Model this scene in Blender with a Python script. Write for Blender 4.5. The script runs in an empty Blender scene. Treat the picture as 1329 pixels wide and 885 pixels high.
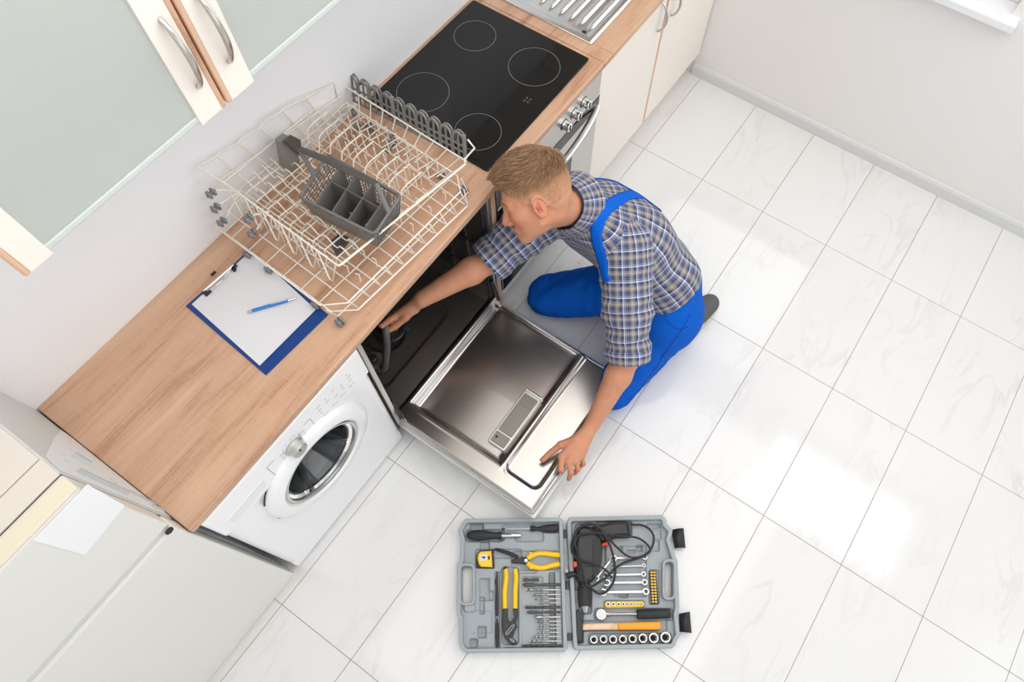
import bpy, bmesh, math, random
import numpy as np
from mathutils import Vector, Matrix

PI = math.pi
C = bpy.context.scene.collection
scn = bpy.context.scene

# ------------------------------------------------------------------ camera
CAM_R = np.array([[0.5619498547148134, -0.8268997867850357, 0.021192059854160533], [-0.7491414008912313, -0.5196347499175089, -0.410812473214837], [0.3507128772325355, 0.2149801602311942, -0.9114735368897147]])          # rows: image right, image down, view direction
CAM_C = np.array([-2.1589840286378, -1.1460613203368835, 2.572665792151785])
FPX, PPX, PPY = 893.665, 707.897, 463.499
cam_d = bpy.data.cameras.new('camera')
cam = bpy.data.objects.new('camera', cam_d)
C.objects.link(cam)
scn.camera = cam
cam_d.sensor_width = 36.0
cam_d.lens = FPX * 36.0 / 1329.0
cam_d.shift_x = -(PPX - 664.5) / 1329.0
cam_d.shift_y = (PPY - 442.5) / 1329.0
cam_d.clip_start = 0.05
r_, d_, f_ = CAM_R
cam.matrix_world = Matrix(((r_[0], -d_[0], -f_[0], CAM_C[0]),
                           (r_[1], -d_[1], -f_[1], CAM_C[1]),
                           (r_[2], -d_[2], -f_[2], CAM_C[2]),
                           (0, 0, 0, 1)))

# ------------------------------------------------------------------ world, lights, exposure
world = bpy.data.worlds.new('world')
scn.world = world
world.use_nodes = True
bg = world.node_tree.nodes['Background']
bg.inputs[0].default_value = (0.86, 0.93, 1.0, 1)
bg.inputs[1].default_value = 1.6

def area(name, loc, aim, sx, sy, power, col=(1, 1, 1)):
    l = bpy.data.lights.new(name, 'AREA')
    l.shape = 'RECTANGLE'
    l.size, l.size_y = sx, sy
    l.energy = power
    l.color = col
    o = bpy.data.objects.new(name, l)
    C.objects.link(o)
    o.location = loc
    dv = Vector(aim) - Vector(loc)
    o.rotation_euler = dv.to_track_quat('-Z', 'Y').to_euler()
    return o

# daylight at the right window, the ceiling lamp panel, and two added fill lights
area('window_daylight_right', (0.53, -0.80, 1.50), (-1.5, -0.80, 0.9), 1.10, 1.20, 6, (0.93, 0.97, 1.0))
area('front_fill_light', (-1.6, -3.36, 1.65), (-1.6, 0, 0.8), 2.4, 1.4, 4, (0.96, 0.98, 1.0))  # added fill from behind the camera, standing in an assumed front window
lp = area('ceiling_panel_lamp', (0.10, -2.42, 2.72), (0.10, -2.42, 0), 0.62, 1.15, 7, (1.0, 0.985, 0.96))
area('kitchen_overhead_fill', (-1.25, -1.15, 2.74), (-1.25, -1.15, 0), 3.0, 2.0, 36, (1.0, 0.99, 0.97))  # added broad overhead fill to even out the floor; not a real fixture

vs = scn.view_settings
scn.display_settings.display_device = 'sRGB'
vs.view_transform = 'Standard'
vs.look = 'None'
vs.gamma = 1.0
vs.use_curve_mapping = False
vs.exposure = 0.08
try:
    scn.cycles.max_bounces = 10
    scn.cycles.diffuse_bounces = 6
    scn.cycles.glossy_bounces = 5
    scn.cycles.transmission_bounces = 6
    scn.cycles.sample_clamp_indirect = 6.0
    scn.cycles.use_denoising = True
    scn.cycles.caustics_reflective = False
    scn.cycles.caustics_refractive = False
except Exception:
    pass

# ------------------------------------------------------------------ survey helpers: the sight line of a photo pixel met with a real plane
def ray(u, v):
    return CAM_R.T @ np.array([(u - PPX) / FPX, (v - PPY) / FPX, 1.0])
def PZ(u, v, z=0.0):
    d = ray(u, v); return CAM_C + d * ((z - CAM_C[2]) / d[2])
def PYp(u, v, y):
    d = ray(u, v); return CAM_C + d * ((y - CAM_C[1]) / d[1])
def PXp(u, v, x):
    d = ray(u, v); return CAM_C + d * ((x - CAM_C[0]) / d[0])

# ------------------------------------------------------------------ mesh helpers
class MB:
    """collects boxes, tubes, prisms; build() links them as one mesh object"""
    def __init__(s):
        s.v = []; s.f = []; s.smooth = []
    def add(s, vs_, fs_, smooth=False):
        n = len(s.v)
        s.v.extend([tuple(map(float, p)) for p in vs_])
        for f in fs_:
            s.f.append(tuple(i + n for i in f)); s.smooth.append(smooth)
        return s
    def box(s, x, y, z, b=0.0):
        """x=(x0,x1) ...; b = chamfer"""
        bm = bmesh.new()
        m = Matrix.Translation(((x[0]+x[1])/2, (y[0]+y[1])/2, (z[0]+z[1])/2)) @ Matrix.Diagonal((abs(x[1]-x[0]), abs(y[1]-y[0]), abs(z[1]-z[0]), 1))
        bmesh.ops.create_cube(bm, size=1, matrix=m)
        if b > 0:
            bmesh.ops.bevel(bm, geom=bm.edges[:], offset=b, segments=2, affect='EDGES', profile=0.5)
        s.frombm(bm); return s
    def frombm(s, bm, smooth=False):
        bm.verts.index_update()
        s.add([v.co for v in bm.verts], [[v.index for v in f.verts] for f in bm.faces], smooth)
        bm.free()
    def tube(s, pts, r, n=8, closed=False, caps=True, flat=None):
        """sweep a circle (or a flattened one: flat=(a,b) factors in frame axes) along pts"""
        P = [np.array(p, float) for p in pts]
        m = len(P)
        rr = list(r) if hasattr(r, '__len__') else [r] * m
        T = []
        for i in range(m):
            if closed: t = P[(i+1) % m] - P[i-1]
            else: t = P[min(i+1, m-1)] - P[max(i-1, 0)]
            T.append(t / (np.linalg.norm(t) + 1e-12))
        up = np.array([0, 0, 1.0])
        if abs(T[0] @ up) > 0.95: up = np.array([0, 1.0, 0])
        nrm = np.cross(T[0], np.cross(up, T[0])); nrm /= np.linalg.norm(nrm)
        vsx = []; fsx = []
        for i in range(m):
            nrm = nrm - T[i] * (nrm @ T[i]); nrm /= (np.linalg.norm(nrm) + 1e-12)
            bn = np.cross(T[i], nrm)
            for k in range(n):
                a = 2*PI*(k+0.5)/n
                fa, fb = flat if flat else (1, 1)
                vsx.append(P[i] + (nrm*math.cos(a)*fa + bn*math.sin(a)*fb) * rr[i])
        for i in range(m if closed else m-1):
            j = (i+1) % m
            for k in range(n):
                fsx.append((i*n+k, i*n+(k+1) % n, j*n+(k+1) % n, j*n+k))
        s.add(vsx, fsx, n > 4)
        if caps and not closed:
            s.add([vsx[k] for k in range(n)], [tuple(reversed(range(n)))])
            s.add([vsx[(m-1)*n+k] for k in range(n)], [tuple(range(n))])
        return s
    def lathe(s, prof, origin=(0, 0, 0), axis=(0, 0, 1), n=24, ends=True):
        """prof = [(radius, height)] about axis"""
        a = np.array(axis, float); a /= np.linalg.norm(a)
        u = np.cross(a, [0, 0, 1.0]) if abs(a[2]) < 0.9 else np.cross(a, [1.0, 0, 0])
        u /= np.linalg.norm(u); w = np.cross(a, u); o = np.array(origin, float)
        vsx = []; fsx = []
        for (r, h) in prof:
            for k in range(n):
                t = 2*PI*k/n
                vsx.append(o + a*h + (u*math.cos(t) + w*math.sin(t)) * r)
        for i in range(len(prof)-1):
            for k in range(n):
                fsx.append((i*n+k, i*n+(k+1) % n, (i+1)*n+(k+1) % n, (i+1)*n+k))
        s.add(vsx, fsx, False)
        if ends:
            s.add([vsx[k] for k in range(n)], [tuple(reversed(range(n)))])
            s.add([vsx[(len(prof)-1)*n+k] for k in range(n)], [tuple(range(n))])
        return s
    def prism(s, poly, z0, z1, b=0.0, smooth=False):
        """poly = world xy outline, extruded in z with a chamfered top"""
        poly = [tuple(p[:2]) for p in poly]
        A = sum(poly[i-1][0]*poly[i][1] - poly[i][0]*poly[i-1][1] for i in range(len(poly)))
        if A < 0: poly = poly[::-1]
        bm = bmesh.new()
        f = bm.faces.new([bm.verts.new((x, y, z0)) for x, y in poly])
        g = bmesh.ops.extrude_face_region(bm, geom=[f])
        top = [e for e in g['geom'] if isinstance(e, bmesh.types.BMVert)]
        for v in top: v.co.z = z1
        bmesh.ops.recalc_face_normals(bm, faces=bm.faces[:])
        if b > 0:
            es = [e for e in bm.edges if all(abs(v.co.z - z1) < 1e-6 for v in e.verts)]
            bmesh.ops.bevel(bm, geom=es, offset=b, segments=2, affect='EDGES', profile=0.5)
        s.frombm(bm, smooth); return s
    def slab(s, poly3, nrm, t, b=0.0):
        """planar 3-D polygon given thickness t along nrm"""
        nv = Vector(nrm).normalized()
        bm = bmesh.new()
        f = bm.faces.new([bm.verts.new(Vector(p)) for p in poly3])
        g = bmesh.ops.extrude_face_region(bm, geom=[f])
        for v in [e for e in g['geom'] if isinstance(e, bmesh.types.BMVert)]: v.co += nv * t
        bmesh.ops.recalc_face_normals(bm, faces=bm.faces[:])
        if b > 0:
            bmesh.ops.bevel(bm, geom=bm.edges[:], offset=b, segments=2, affect='EDGES', profile=0.5)
        s.frombm(bm); return s
    def build(s, name, material, parent=None, autosmooth=False):
        off = np.zeros(3)
        p = parent
        while p is not None:
            off += np.array(p.location); p = p.parent
        me = bpy.data.meshes.new(name)
        me.from_pydata([(a-off[0], b_-off[1], c-off[2]) for a, b_, c in s.v], [], s.f)
        me.polygons.foreach_set('use_smooth', s.smooth)
        if autosmooth:
            me.polygons.foreach_set('use_smooth', [True]*len(s.f))
            me.set_sharp_from_angle(angle=math.radians(38))
        me.materials.append(material)
        me.update()
        o = bpy.data.objects.new(name, me)
        C.objects.link(o)
        if parent is not None: o.parent = parent
        return o

def tag(o, label=None, cat=None, group=None, kind=None):
    if label: o['label'] = label
    if cat: o['category'] = cat
    if group: o['group'] = group
    if kind: o['kind'] = kind
    return o
def thing(name, label, cat, loc, group=None):
    o = bpy.data.objects.new(name, None)
    C.objects.link(o)
    o.location = tuple(map(float, loc)); o.empty_display_size = 0.05
    return tag(o, label, cat, group)
def bx(name, x, y, z, m, parent=None, b=0.0):
    return MB().box(x, y, z, b).build(name, m, parent)
def struct(o):
    o['kind'] = 'structure'; return o
def smooth_path(pts, n=8, closed=False):
    """Catmull-Rom through pts"""
    P = [np.array(p, float) for p in pts]
    out = []
    m = len(P)
    rng = range(m if closed else m-1)
    for i in rng:
        if closed: a, b_, c, d = P[i-1], P[i], P[(i+1) % m], P[(i+2) % m]
        else: a, b_, c, d = P[max(i-1, 0)], P[i], P[i+1], P[min(i+2, m-1)]
        for k in range(n):
            t = k/n
            out.append(0.5*((2*b_) + (c-a)*t + (2*a-5*b_+4*c-d)*t*t + (3*b_-a-3*c+d)*t**3))
    if not closed: out.append(P[-1])
    return out
def rounded(x0, x1, y0, y1, r, n=5):
    out = []
    for cx, cy, a0 in ((x1-r, y1-r, 0), (x0+r, y1-r, 90), (x0+r, y0+r, 180), (x1-r, y0+r, 270)):
        for k in range(n+1):
            a = math.radians(a0 + 90*k/n)
            out.append((cx+r*math.cos(a), cy+r*math.sin(a)))
    return out

# ------------------------------------------------------------------ materials
def srgb(r, g, b):
    f = lambda c: (c/255/12.92) if c/255 <= 0.04045 else ((c/255+0.055)/1.055)**2.4
    return (f(r), f(g), f(b), 1)
def mat(name, col, rough=0.5, metal=0.0, spec=0.5, coat=0.0, trans=0.0, noise=0.0, nscale=20.0, bump=0.0, bscale=80.0, aniso=0.0):
    m = bpy.data.materials.new(name)
    m.use_nodes = True
    nt = m.node_tree; p = nt.nodes['Principled BSDF']
    if len(col) == 3: col = (*col, 1)
    p.inputs['Base Color'].default_value = col
    p.inputs['Roughness'].default_value = rough
    p.inputs['Metallic'].default_value = metal
    p.inputs['Specular IOR Level'].default_value = spec
    p.inputs['Coat Weight'].default_value = coat
    p.inputs['Transmission Weight'].default_value = trans
    p.inputs['Anisotropic'].default_value = aniso
    tc = nt.nodes.new('ShaderNodeTexCoord')
    if noise > 0:
        nz = nt.nodes.new('ShaderNodeTexNoise'); nz.inputs['Scale'].default_value = nscale; nz.inputs['Detail'].default_value = 6
        nt.links.new(tc.outputs['Object'], nz.inputs['Vector'])
        mx = nt.nodes.new('ShaderNodeMix'); mx.data_type = 'RGBA'
        mx.inputs['A'].default_value = tuple(c*(1-noise) for c in col[:3]) + (1,)
        mx.inputs['B'].default_value = tuple(min(1, c*(1+noise)) for c in col[:3]) + (1,)
        nt.links.new(nz.outputs['Fac'], mx.inputs['Factor'])
        nt.links.new(mx.outputs['Result'], p.inputs['Base Color'])
    if bump > 0:
        nb = nt.nodes.new('ShaderNodeTexNoise'); nb.inputs['Scale'].default_value = bscale; nb.inputs['Detail'].default_value = 4
        nt.links.new(tc.outputs['Object'], nb.inputs['Vector'])
        bp = nt.nodes.new('ShaderNodeBump'); bp.inputs['Strength'].default_value = bump; bp.inputs['Distance'].default_value = 0.002
        nt.links.new(nb.outputs['Fac'], bp.inputs['Height'])
        nt.links.new(bp.outputs['Normal'], p.inputs['Normal'])
    return m

def wood_mat(name, dark, mid, light, axis=0, scale=1.0, rough=0.42):
    m = bpy.data.materials.new(name); m.use_nodes = True
    nt = m.node_tree; p = nt.nodes['Principled BSDF']; L = nt.links.new
    tc = nt.nodes.new('ShaderNodeTexCoord')
    mp = nt.nodes.new('ShaderNodeMapping')
    sc = [14.0*scale]*3; sc[axis] = 1.3*scale
    mp.inputs['Scale'].default_value = sc
    L(tc.outputs['Object'], mp.inputs['Vector'])
    n1 = nt.nodes.new('ShaderNodeTexNoise'); n1.inputs['Scale'].default_value = 1.0; n1.inputs['Detail'].default_value = 7; n1.inputs['Roughness'].default_value = 0.6; n1.inputs['Distortion'].default_value = 0.9
    L(mp.outputs[0], n1.inputs['Vector'])
    mp2 = nt.nodes.new('ShaderNodeMapping')
    sc2 = [240.0*scale]*3; sc2[axis] = 9.0*scale
    mp2.inputs['Scale'].default_value = sc2
    L(tc.outputs['Object'], mp2.inputs['Vector'])
    n2 = nt.nodes.new('ShaderNodeTexNoise'); n2.inputs['Scale'].default_value = 1.0; n2.inputs['Detail'].default_value = 3
    L(mp2.outputs[0], n2.inputs['Vector'])
    # cross flecks of rough-sawn oak
    mp3 = nt.nodes.new('ShaderNodeMapping')
    sc3 = [30.0*scale]*3; sc3[axis] = 160.0*scale
    mp3.inputs['Scale'].default_value = sc3
    L(tc.outputs['Object'], mp3.inputs['Vector'])
    n3 = nt.nodes.new('ShaderNodeTexNoise'); n3.inputs['Scale'].default_value = 1.0; n3.inputs['Detail'].default_value = 2
    L(mp3.outputs[0], n3.inputs['Vector'])
    a1 = nt.nodes.new('ShaderNodeMath'); a1.operation = 'MULTIPLY_ADD'; a1.inputs[1].default_value = 0.30
    L(n2.outputs['Fac'], a1.inputs[0]); L(n1.outputs['Fac'], a1.inputs[2])
    a2 = nt.nodes.new('ShaderNodeMath'); a2.operation = 'MULTIPLY_ADD'; a2.inputs[1].default_value = 0.12
    L(n3.outputs['Fac'], a2.inputs[0]); L(a1.outputs[0], a2.inputs[2])
    cr = nt.nodes.new('ShaderNodeValToRGB')
    cr.color_ramp.elements[0].position = 0.52; cr.color_ramp.elements[0].color = dark
    cr.color_ramp.elements[1].position = 0.92; cr.color_ramp.elements[1].color = light
    e = cr.color_ramp.elements.new(0.68); e.color = mid
    L(a2.outputs[0], cr.inputs['Fac']); L(cr.outputs['Color'], p.inputs['Base Color'])
    bp = nt.nodes.new('ShaderNodeBump'); bp.inputs['Strength'].default_value = 0.12; bp.inputs['Distance'].default_value = 0.001
    L(a2.outputs[0], bp.inputs['Height']); L(bp.outputs['Normal'], p.inputs['Normal'])
    p.inputs['Roughness'].default_value = rough
    return m

def marble_mat():
    m = bpy.data.materials.new('marble_tile'); m.use_nodes = True
    nt = m.node_tree; p = nt.nodes['Principled BSDF']; L = nt.links.new
    tc = nt.nodes.new('ShaderNodeTexCoord'); oi = nt.nodes.new('ShaderNodeObjectInfo')
    sc = nt.nodes.new('ShaderNodeVectorMath'); sc.operation = 'SCALE'; sc.inputs['Scale'].default_value = 37.0
    cb = nt.nodes.new('ShaderNodeCombineXYZ')
    for k in range(3): L(oi.outputs['Random'], cb.inputs[k])
    L(cb.outputs[0], sc.inputs[0])
    mp = nt.nodes.new('ShaderNodeMapping'); mp.inputs['Rotation'].default_value = (0, 0, math.radians(-32)); mp.inputs['Scale'].default_value = (2.2, 6.5, 1)
    L(tc.outputs['Object'], mp.inputs['Vector'])
    ad = nt.nodes.new('ShaderNodeVectorMath'); ad.operation = 'ADD'
    L(mp.outputs[0], ad.inputs[0]); L(sc.outputs[0], ad.inputs[1])
    nz = nt.nodes.new('ShaderNodeTexNoise'); nz.inputs['Scale'].default_value = 1.1; nz.inputs['Detail'].default_value = 5; nz.inputs['Distortion'].default_value = 1.2
    L(ad.outputs[0], nz.inputs['Vector'])
    sb = nt.nodes.new('ShaderNodeMath'); sb.operation = 'SUBTRACT'; sb.inputs[1].default_value = 0.5
    L(nz.outputs['Fac'], sb.inputs[0])
    ab = nt.nodes.new('ShaderNodeMath'); ab.operation = 'ABSOLUTE'; L(sb.outputs[0], ab.inputs[0])
    cr = nt.nodes.new('ShaderNodeValToRGB')
    cr.color_ramp.elements[0].position = 0.0; cr.color_ramp.elements[0].color = (1, 1, 1, 1)
    cr.color_ramp.elements[1].position = 0.045; cr.color_ramp.elements[1].color = (0, 0, 0, 1)
    L(ab.outputs[0], cr.inputs['Fac'])
    n2 = nt.nodes.new('ShaderNodeTexNoise'); n2.inputs['Scale'].default_value = 0.8; n2.inputs['Detail'].default_value = 2
    L(ad.outputs[0], n2.inputs['Vector'])
    c2 = nt.nodes.new('ShaderNodeValToRGB'); c2.color_ramp.elements[0].position = 0.45; c2.color_ramp.elements[1].position = 0.72
    L(n2.outputs['Fac'], c2.inputs['Fac'])
    mu = nt.nodes.new('ShaderNodeMath'); mu.operation = 'MULTIPLY'; L(cr.outputs['Color'], mu.inputs[0]); L(c2.outputs['Color'], mu.inputs[1])
    mu2 = nt.nodes.new('ShaderNodeMath'); mu2.operation = 'MULTIPLY'; mu2.inputs[1].default_value = 0.34; L(mu.outputs[0], mu2.inputs[0])
    mx = nt.nodes.new('ShaderNodeMix'); mx.data_type = 'RGBA'
    mx.inputs['A'].default_value = (0.78, 0.775, 0.765, 1); mx.inputs['B'].default_value = (0.52, 0.50, 0.48, 1)
    L(mu2.outputs[0], mx.inputs['Factor']); L(mx.outputs['Result'], p.inputs['Base Color'])
    p.inputs['Roughness'].default_value = 0.085
    p.inputs['Specular IOR Level'].default_value = 0.5
    return m

M = dict(
    tile=marble_mat(),
    tool=mat('tool_chrome', (0.46, 0.455, 0.45), 0.30, 1.0),
    grout=mat('grout', srgb(176, 156, 146), 0.9),
    wall=mat('white_wall_paint', (0.89, 0.90, 0.925), 0.75, bump=0.15, bscale=160),
    wall_warm=mat('warm_white_wall_paint', (0.80, 0.775, 0.755), 0.8, bump=0.10, bscale=160),
    ceiling=mat('ceiling_paint', (0.80, 0.79, 0.78), 0.9),
    skirting=mat('skirting_paint', (0.66, 0.66, 0.645), 0.45),
    oak=wood_mat('oak_worktop', srgb(172, 130, 101), srgb(201, 160, 131), srgb(215, 178, 149)),
    oak_v=wood_mat('oak_edge_vertical', srgb(170, 128, 100), srgb(214, 172, 142), srgb(232, 198, 170), axis=2),
    cream=mat('cream_cabinet_laminate', srgb(244, 236, 226), 0.38),
    white=mat('white_enamel', (0.88, 0.885, 0.89), 0.28, coat=0.2),
    white_sheet=mat('white_sheet_metal', (0.78, 0.79, 0.79), 0.6),
    white_pl=mat('white_plastic', (0.80, 0.805, 0.82), 0.35),
    offwhite=mat('fridge_white', srgb(226, 224, 218), 0.32),
    fridge_side=mat('fridge_side_grey', srgb(208, 212, 210), 0.5, spec=0.4),
    fridge_cream=mat('fridge_cream_edge', srgb(226, 218, 194), 0.4),
    fridge_top=mat('fridge_top_beige', srgb(222, 213, 202), 0.5),
    paper=mat('white_paper', (0.72, 0.72, 0.735), 0.8),
    label_paper=mat('white_film', (0.87, 0.875, 0.88), 0.4),
    steel=mat('brushed_steel', (0.62, 0.60, 0.58), 0.28, 1.0, aniso=0.4),
    steel_d=mat('dishwasher_steel', (0.50, 0.47, 0.44), 0.24, 1.0),
    steel_rough=mat('satin_steel', (0.60, 0.585, 0.565), 0.36, 1.0),
    steel_bright=mat('bright_steel', (0.80, 0.80, 0.79), 0.16, 1.0),
    chrome=mat('chrome', (0.72, 0.71, 0.70), 0.12, 1.0),
    nickel=mat('satin_nickel', (0.60, 0.57, 0.53), 0.24, 1.0),
    basket=mat('basket_grey', srgb(114, 112, 109), 0.45, noise=0.05),
    disp=mat('dispenser_grey', srgb(138, 132, 126), 0.38, 0.5),
    slot=mat('pale_grey_slot', srgb(190, 194, 194), 0.5),
    drum=mat('drum_dark_steel', (0.16, 0.17, 0.18), 0.35, 0.9),
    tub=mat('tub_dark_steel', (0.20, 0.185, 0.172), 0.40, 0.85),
    black_gl=mat('black_glass', (0.006, 0.006, 0.006), 0.06, spec=0.45),
    black=mat('black_plastic', (0.016, 0.016, 0.017), 0.45),
    black_soft=mat('black_rubber', (0.022, 0.022, 0.023), 0.6),
    dark=mat('dark_shadow_gap', (0.02, 0.02, 0.02), 0.8),
    grey_pl=mat('grey_plastic', srgb(134, 132, 129), 0.45, noise=0.06),
    grey_dk=mat('dark_grey_plastic', srgb(82, 80, 78), 0.42),
    grey_lt=mat('grey_wheel_plastic', srgb(128, 130, 132), 0.45),
    rackwire=mat('white_nylon_coating', srgb(240, 235, 224), 0.35),
    grey_print=mat('grey_print', srgb(150, 150, 154), 0.5),
    ring_print=mat('hob_ring_print', srgb(128, 128, 128), 0.4),
    blue_board=mat('blue_clipboard', srgb(6, 58, 128), 0.38),
    blue_pen=mat('blue_pen_barrel', srgb(20, 120, 200), 0.25, coat=0.5),
    case=mat('grey_case_plastic', srgb(160, 167, 171), 0.5, bump=0.05, bscale=400),
    case_d=mat('dark_case_plastic', srgb(118, 122, 125), 0.55),
    yellow=mat('yellow_plastic', srgb(250, 200, 20), 0.38),
    orange=mat('orange_paint', srgb(250, 160, 25), 0.38),
    red_orange=mat('orange_red_plastic', srgb(235, 80, 30), 0.4),
    bare_wood=wood_mat('hammer_wood', srgb(200, 160, 125), srgb(226, 190, 155), srgb(238, 205, 172), axis=0, scale=2.0),
    hose=mat('grey_hose', (0.13, 0.127, 0.12), 0.45),
    pump=mat('dark_filter_plastic', (0.035, 0.034, 0.033), 0.4),
    bluebit=mat('blue_filter_tab', (0.03, 0.10, 0.16), 0.4),
)
def glass_mat(name, col, rough, trans):
    m = mat(name, col, rough, trans=trans); return m
M['frost'] = glass_mat('frosted_green_glass', (0.64, 0.675, 0.635), 0.34, 0.25)
M['frost_edge'] = glass_mat('frosted_glass_edge', (0.80, 0.87, 0.82), 0.3, 0.25)
M['pane'] = glass_mat('clear_glass', (0.96, 0.98, 0.97), 0.02, 1.0)
M['porthole'] = glass_mat('porthole_glass', (0.55, 0.62, 0.66), 0.03, 1.0)
# ------------------------------------------------------------------ the room
WALL = 0.262; XW = 0.568; XL = -3.45; YFR = -3.42; ZC = 2.76
floor = struct(MB().box((XL-.1, XW+.1), (YFR-.1, WALL+.1), (-0.06, -0.0025)).build('floor', M['grout']))
TW, TL, G = 0.315, 0.6202, 0.0011
tile_me = {}
def add_tile(x0, x1, y0, y1):
    key = (round(x1-x0, 4), round(y1-y0, 4))
    if key not in tile_me:
        m = MB().box((0, x1-x0), (0, y1-y0), (-0.006, 0.0), 0.0008)
        o = m.build('tile', M['tile'], floor)
        tile_me[key] = o
        o.location = (x0, y0, 0)
    else:
        o = tile_me[key].copy(); C.objects.link(o); o.parent = floor; o.location = (x0, y0, 0)
for i in range(0, 7):
    for j in range(-1, 11):
        y1, y0 = -j*TW - G, -(j+1)*TW + G
        add_tile(max(-i*TL - TL + G, XL), -i*TL - G, max(y0, YFR), min(y1, WALL))
for j in range(-1, 11):
    add_tile(G, XW, max(-(j+1)*TW + G, YFR), min(-j*TW - G, WALL))
struct(bx('wall_back', (XL-.1, XW+.1), (WALL, WALL+.12), (0, ZC), M['wall']))
# right wall with its window opening
WY0, WY1, WZ0, WZ1 = -1.36, -0.30, 0.86, 2.16
w = MB()
w.box((XW, XW+.14), (YFR-.1, WY0), (0, ZC)); w.box((XW, XW+.14), (WY1, WALL), (0, ZC))
w.box((XW, XW+.14), (WY0, WY1), (0, WZ0)); w.box((XW, XW+.14), (WY0, WY1), (WZ1, ZC))
struct(w.build('wall_right', M['wall_warm']))
win = struct(MB().box((XW+.07, XW+.12), (WY0, WY0+.06), (WZ0, WZ1), .004).box((XW+.07, XW+.12), (WY1-.06, WY1), (WZ0, WZ1), .004)
             .box((XW+.07, XW+.12), (WY0+.06, WY1-.06), (WZ0, WZ0+.06), .004).box((XW+.07, XW+.12), (WY0+.06, WY1-.06), (WZ1-.06, WZ1), .004)
             .build('window_1', M['white_pl']))
MB().box((XW+.085, XW+.105), (WY0+.06, WY1-.06), (WZ0+.06, WZ1-.06)).build('pane', M['pane'], win)
sl = MB().box((XW-.055, XW+.07), (-1.395, -0.26), (0.828, 0.862), .006)
sl.build('window_sill', M['white_pl'], win)
# far side of the room behind the photographer
fw = MB()
FX0, FX1, FZ0, FZ1 = -2.9, -0.3, 0.95, 2.35  # unseen opening, added with the front fill for light and reflections
fw.box((XL-.1, FX0), (YFR-.14, YFR), (0, ZC)).box((FX1, XW+.1), (YFR-.14, YFR), (0, ZC)).box((FX0, FX1), (YFR-.14, YFR), (0, FZ0)).box((FX0, FX1), (YFR-.14, YFR), (FZ1, ZC))
struct(fw.build('wall_front', M['wall_warm']))
struct(bx('wall_left', (XL-.12, XL), (YFR-.1, WALL+.1), (0, ZC), M['wall']))
struct(bx('ceiling', (XL-.1, XW+.14), (YFR-.14, WALL+.12), (ZC, ZC+.1), M['ceiling']))
# skirting board: upright with a sloping top bead
sk = MB()
prof = [(0, 0), (0.018, 0), (0.018, 0.050), (0.012, 0.062), (0.004, 0.068), (0, 0.068)]
y0, y1 = YFR, -0.262
n = len(prof)
sk.add([(XW - a, y, h) for y in (y0, y1) for a, h in prof],
       [(i, (i+1) % n, n+(i+1) % n, n+i) for i in range(n)] + [tuple(range(n))[::-1], tuple(range(n, 2*n))])
struct(sk.build('baseboard_right', M['skirting']))

# ------------------------------------------------------------------ worktop
ZT = 0.86; ZB = 0.832; YW = -0.292; YC = -0.272
wt = tag(MB().box((-2.374, -0.481), (YW, WALL), (ZB, ZT), .003).build('worktop', M['oak']),
         'long light oak worktop carrying the black hob and the clipboard', 'worktop')
wt2 = tag(MB().box((-0.4795, -.428), (YW, WALL), (ZB, ZT), .003).box((.455, XW), (YW, WALL), (ZB, ZT), .003).box((-.428, .455), (YW, -.203), (ZB, ZT), .003).box((-.428, .455), (.200, WALL), (ZB, ZT), .003).build('worktop', M['oak']),
          'short light oak worktop with the steel sink beside the hob', 'worktop')

# ------------------------------------------------------------------ ceramic hob
hob = thing('hob', 'black glass hob with four thin ring marks set in oak worktop', 'hob', (-0.79, 0, ZT+.0005))
hb = MB().prism(rounded(-1.083, -0.500, -0.243, 0.245, 0.008, 3), ZT+.0005, ZT+.007, .0015)
hb.build('glass_plate', M['black_gl'], hob)
def ring(name, c, r, m, parent):
    pts = [(c[0]+r*math.cos(a), c[1]+r*math.sin(a), ZT+.0071) for a in np.linspace(0, 2*PI, 56, endpoint=False)]
    MB().tube(pts, .0011, 4, closed=True, flat=(0.25, 1)).build(name, m, parent)
ring('cooking_zone', (-0.640, 0.135), .072, M['ring_print'], hob)
ring('cooking_zone', (-0.640, -0.112), .087, M['ring_print'], hob)
ring('cooking_zone', (-0.945, 0.120), .086, M['ring_print'], hob)
ring('cooking_zone', (-0.975, -0.125), .075, M['ring_print'], hob)
mk = MB()
cx, cy = -0.775, -0.178
for k in range(4):
    a = math.radians(45 + 90*k)
    for s in (-1, 1):
        p0 = np.array([cx + .005*math.cos(a), cy + .005*math.sin(a)])
        p1 = np.array([cx + .014*math.cos(a+s*.25), cy + .014*math.sin(a+s*.25)])
        mk.tube([(*p0, ZT+.0071), (*p1, ZT+.0071)], .0008, 4, flat=(.25, 1))
mk.build('maker_mark', M['ring_print'], hob)

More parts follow.
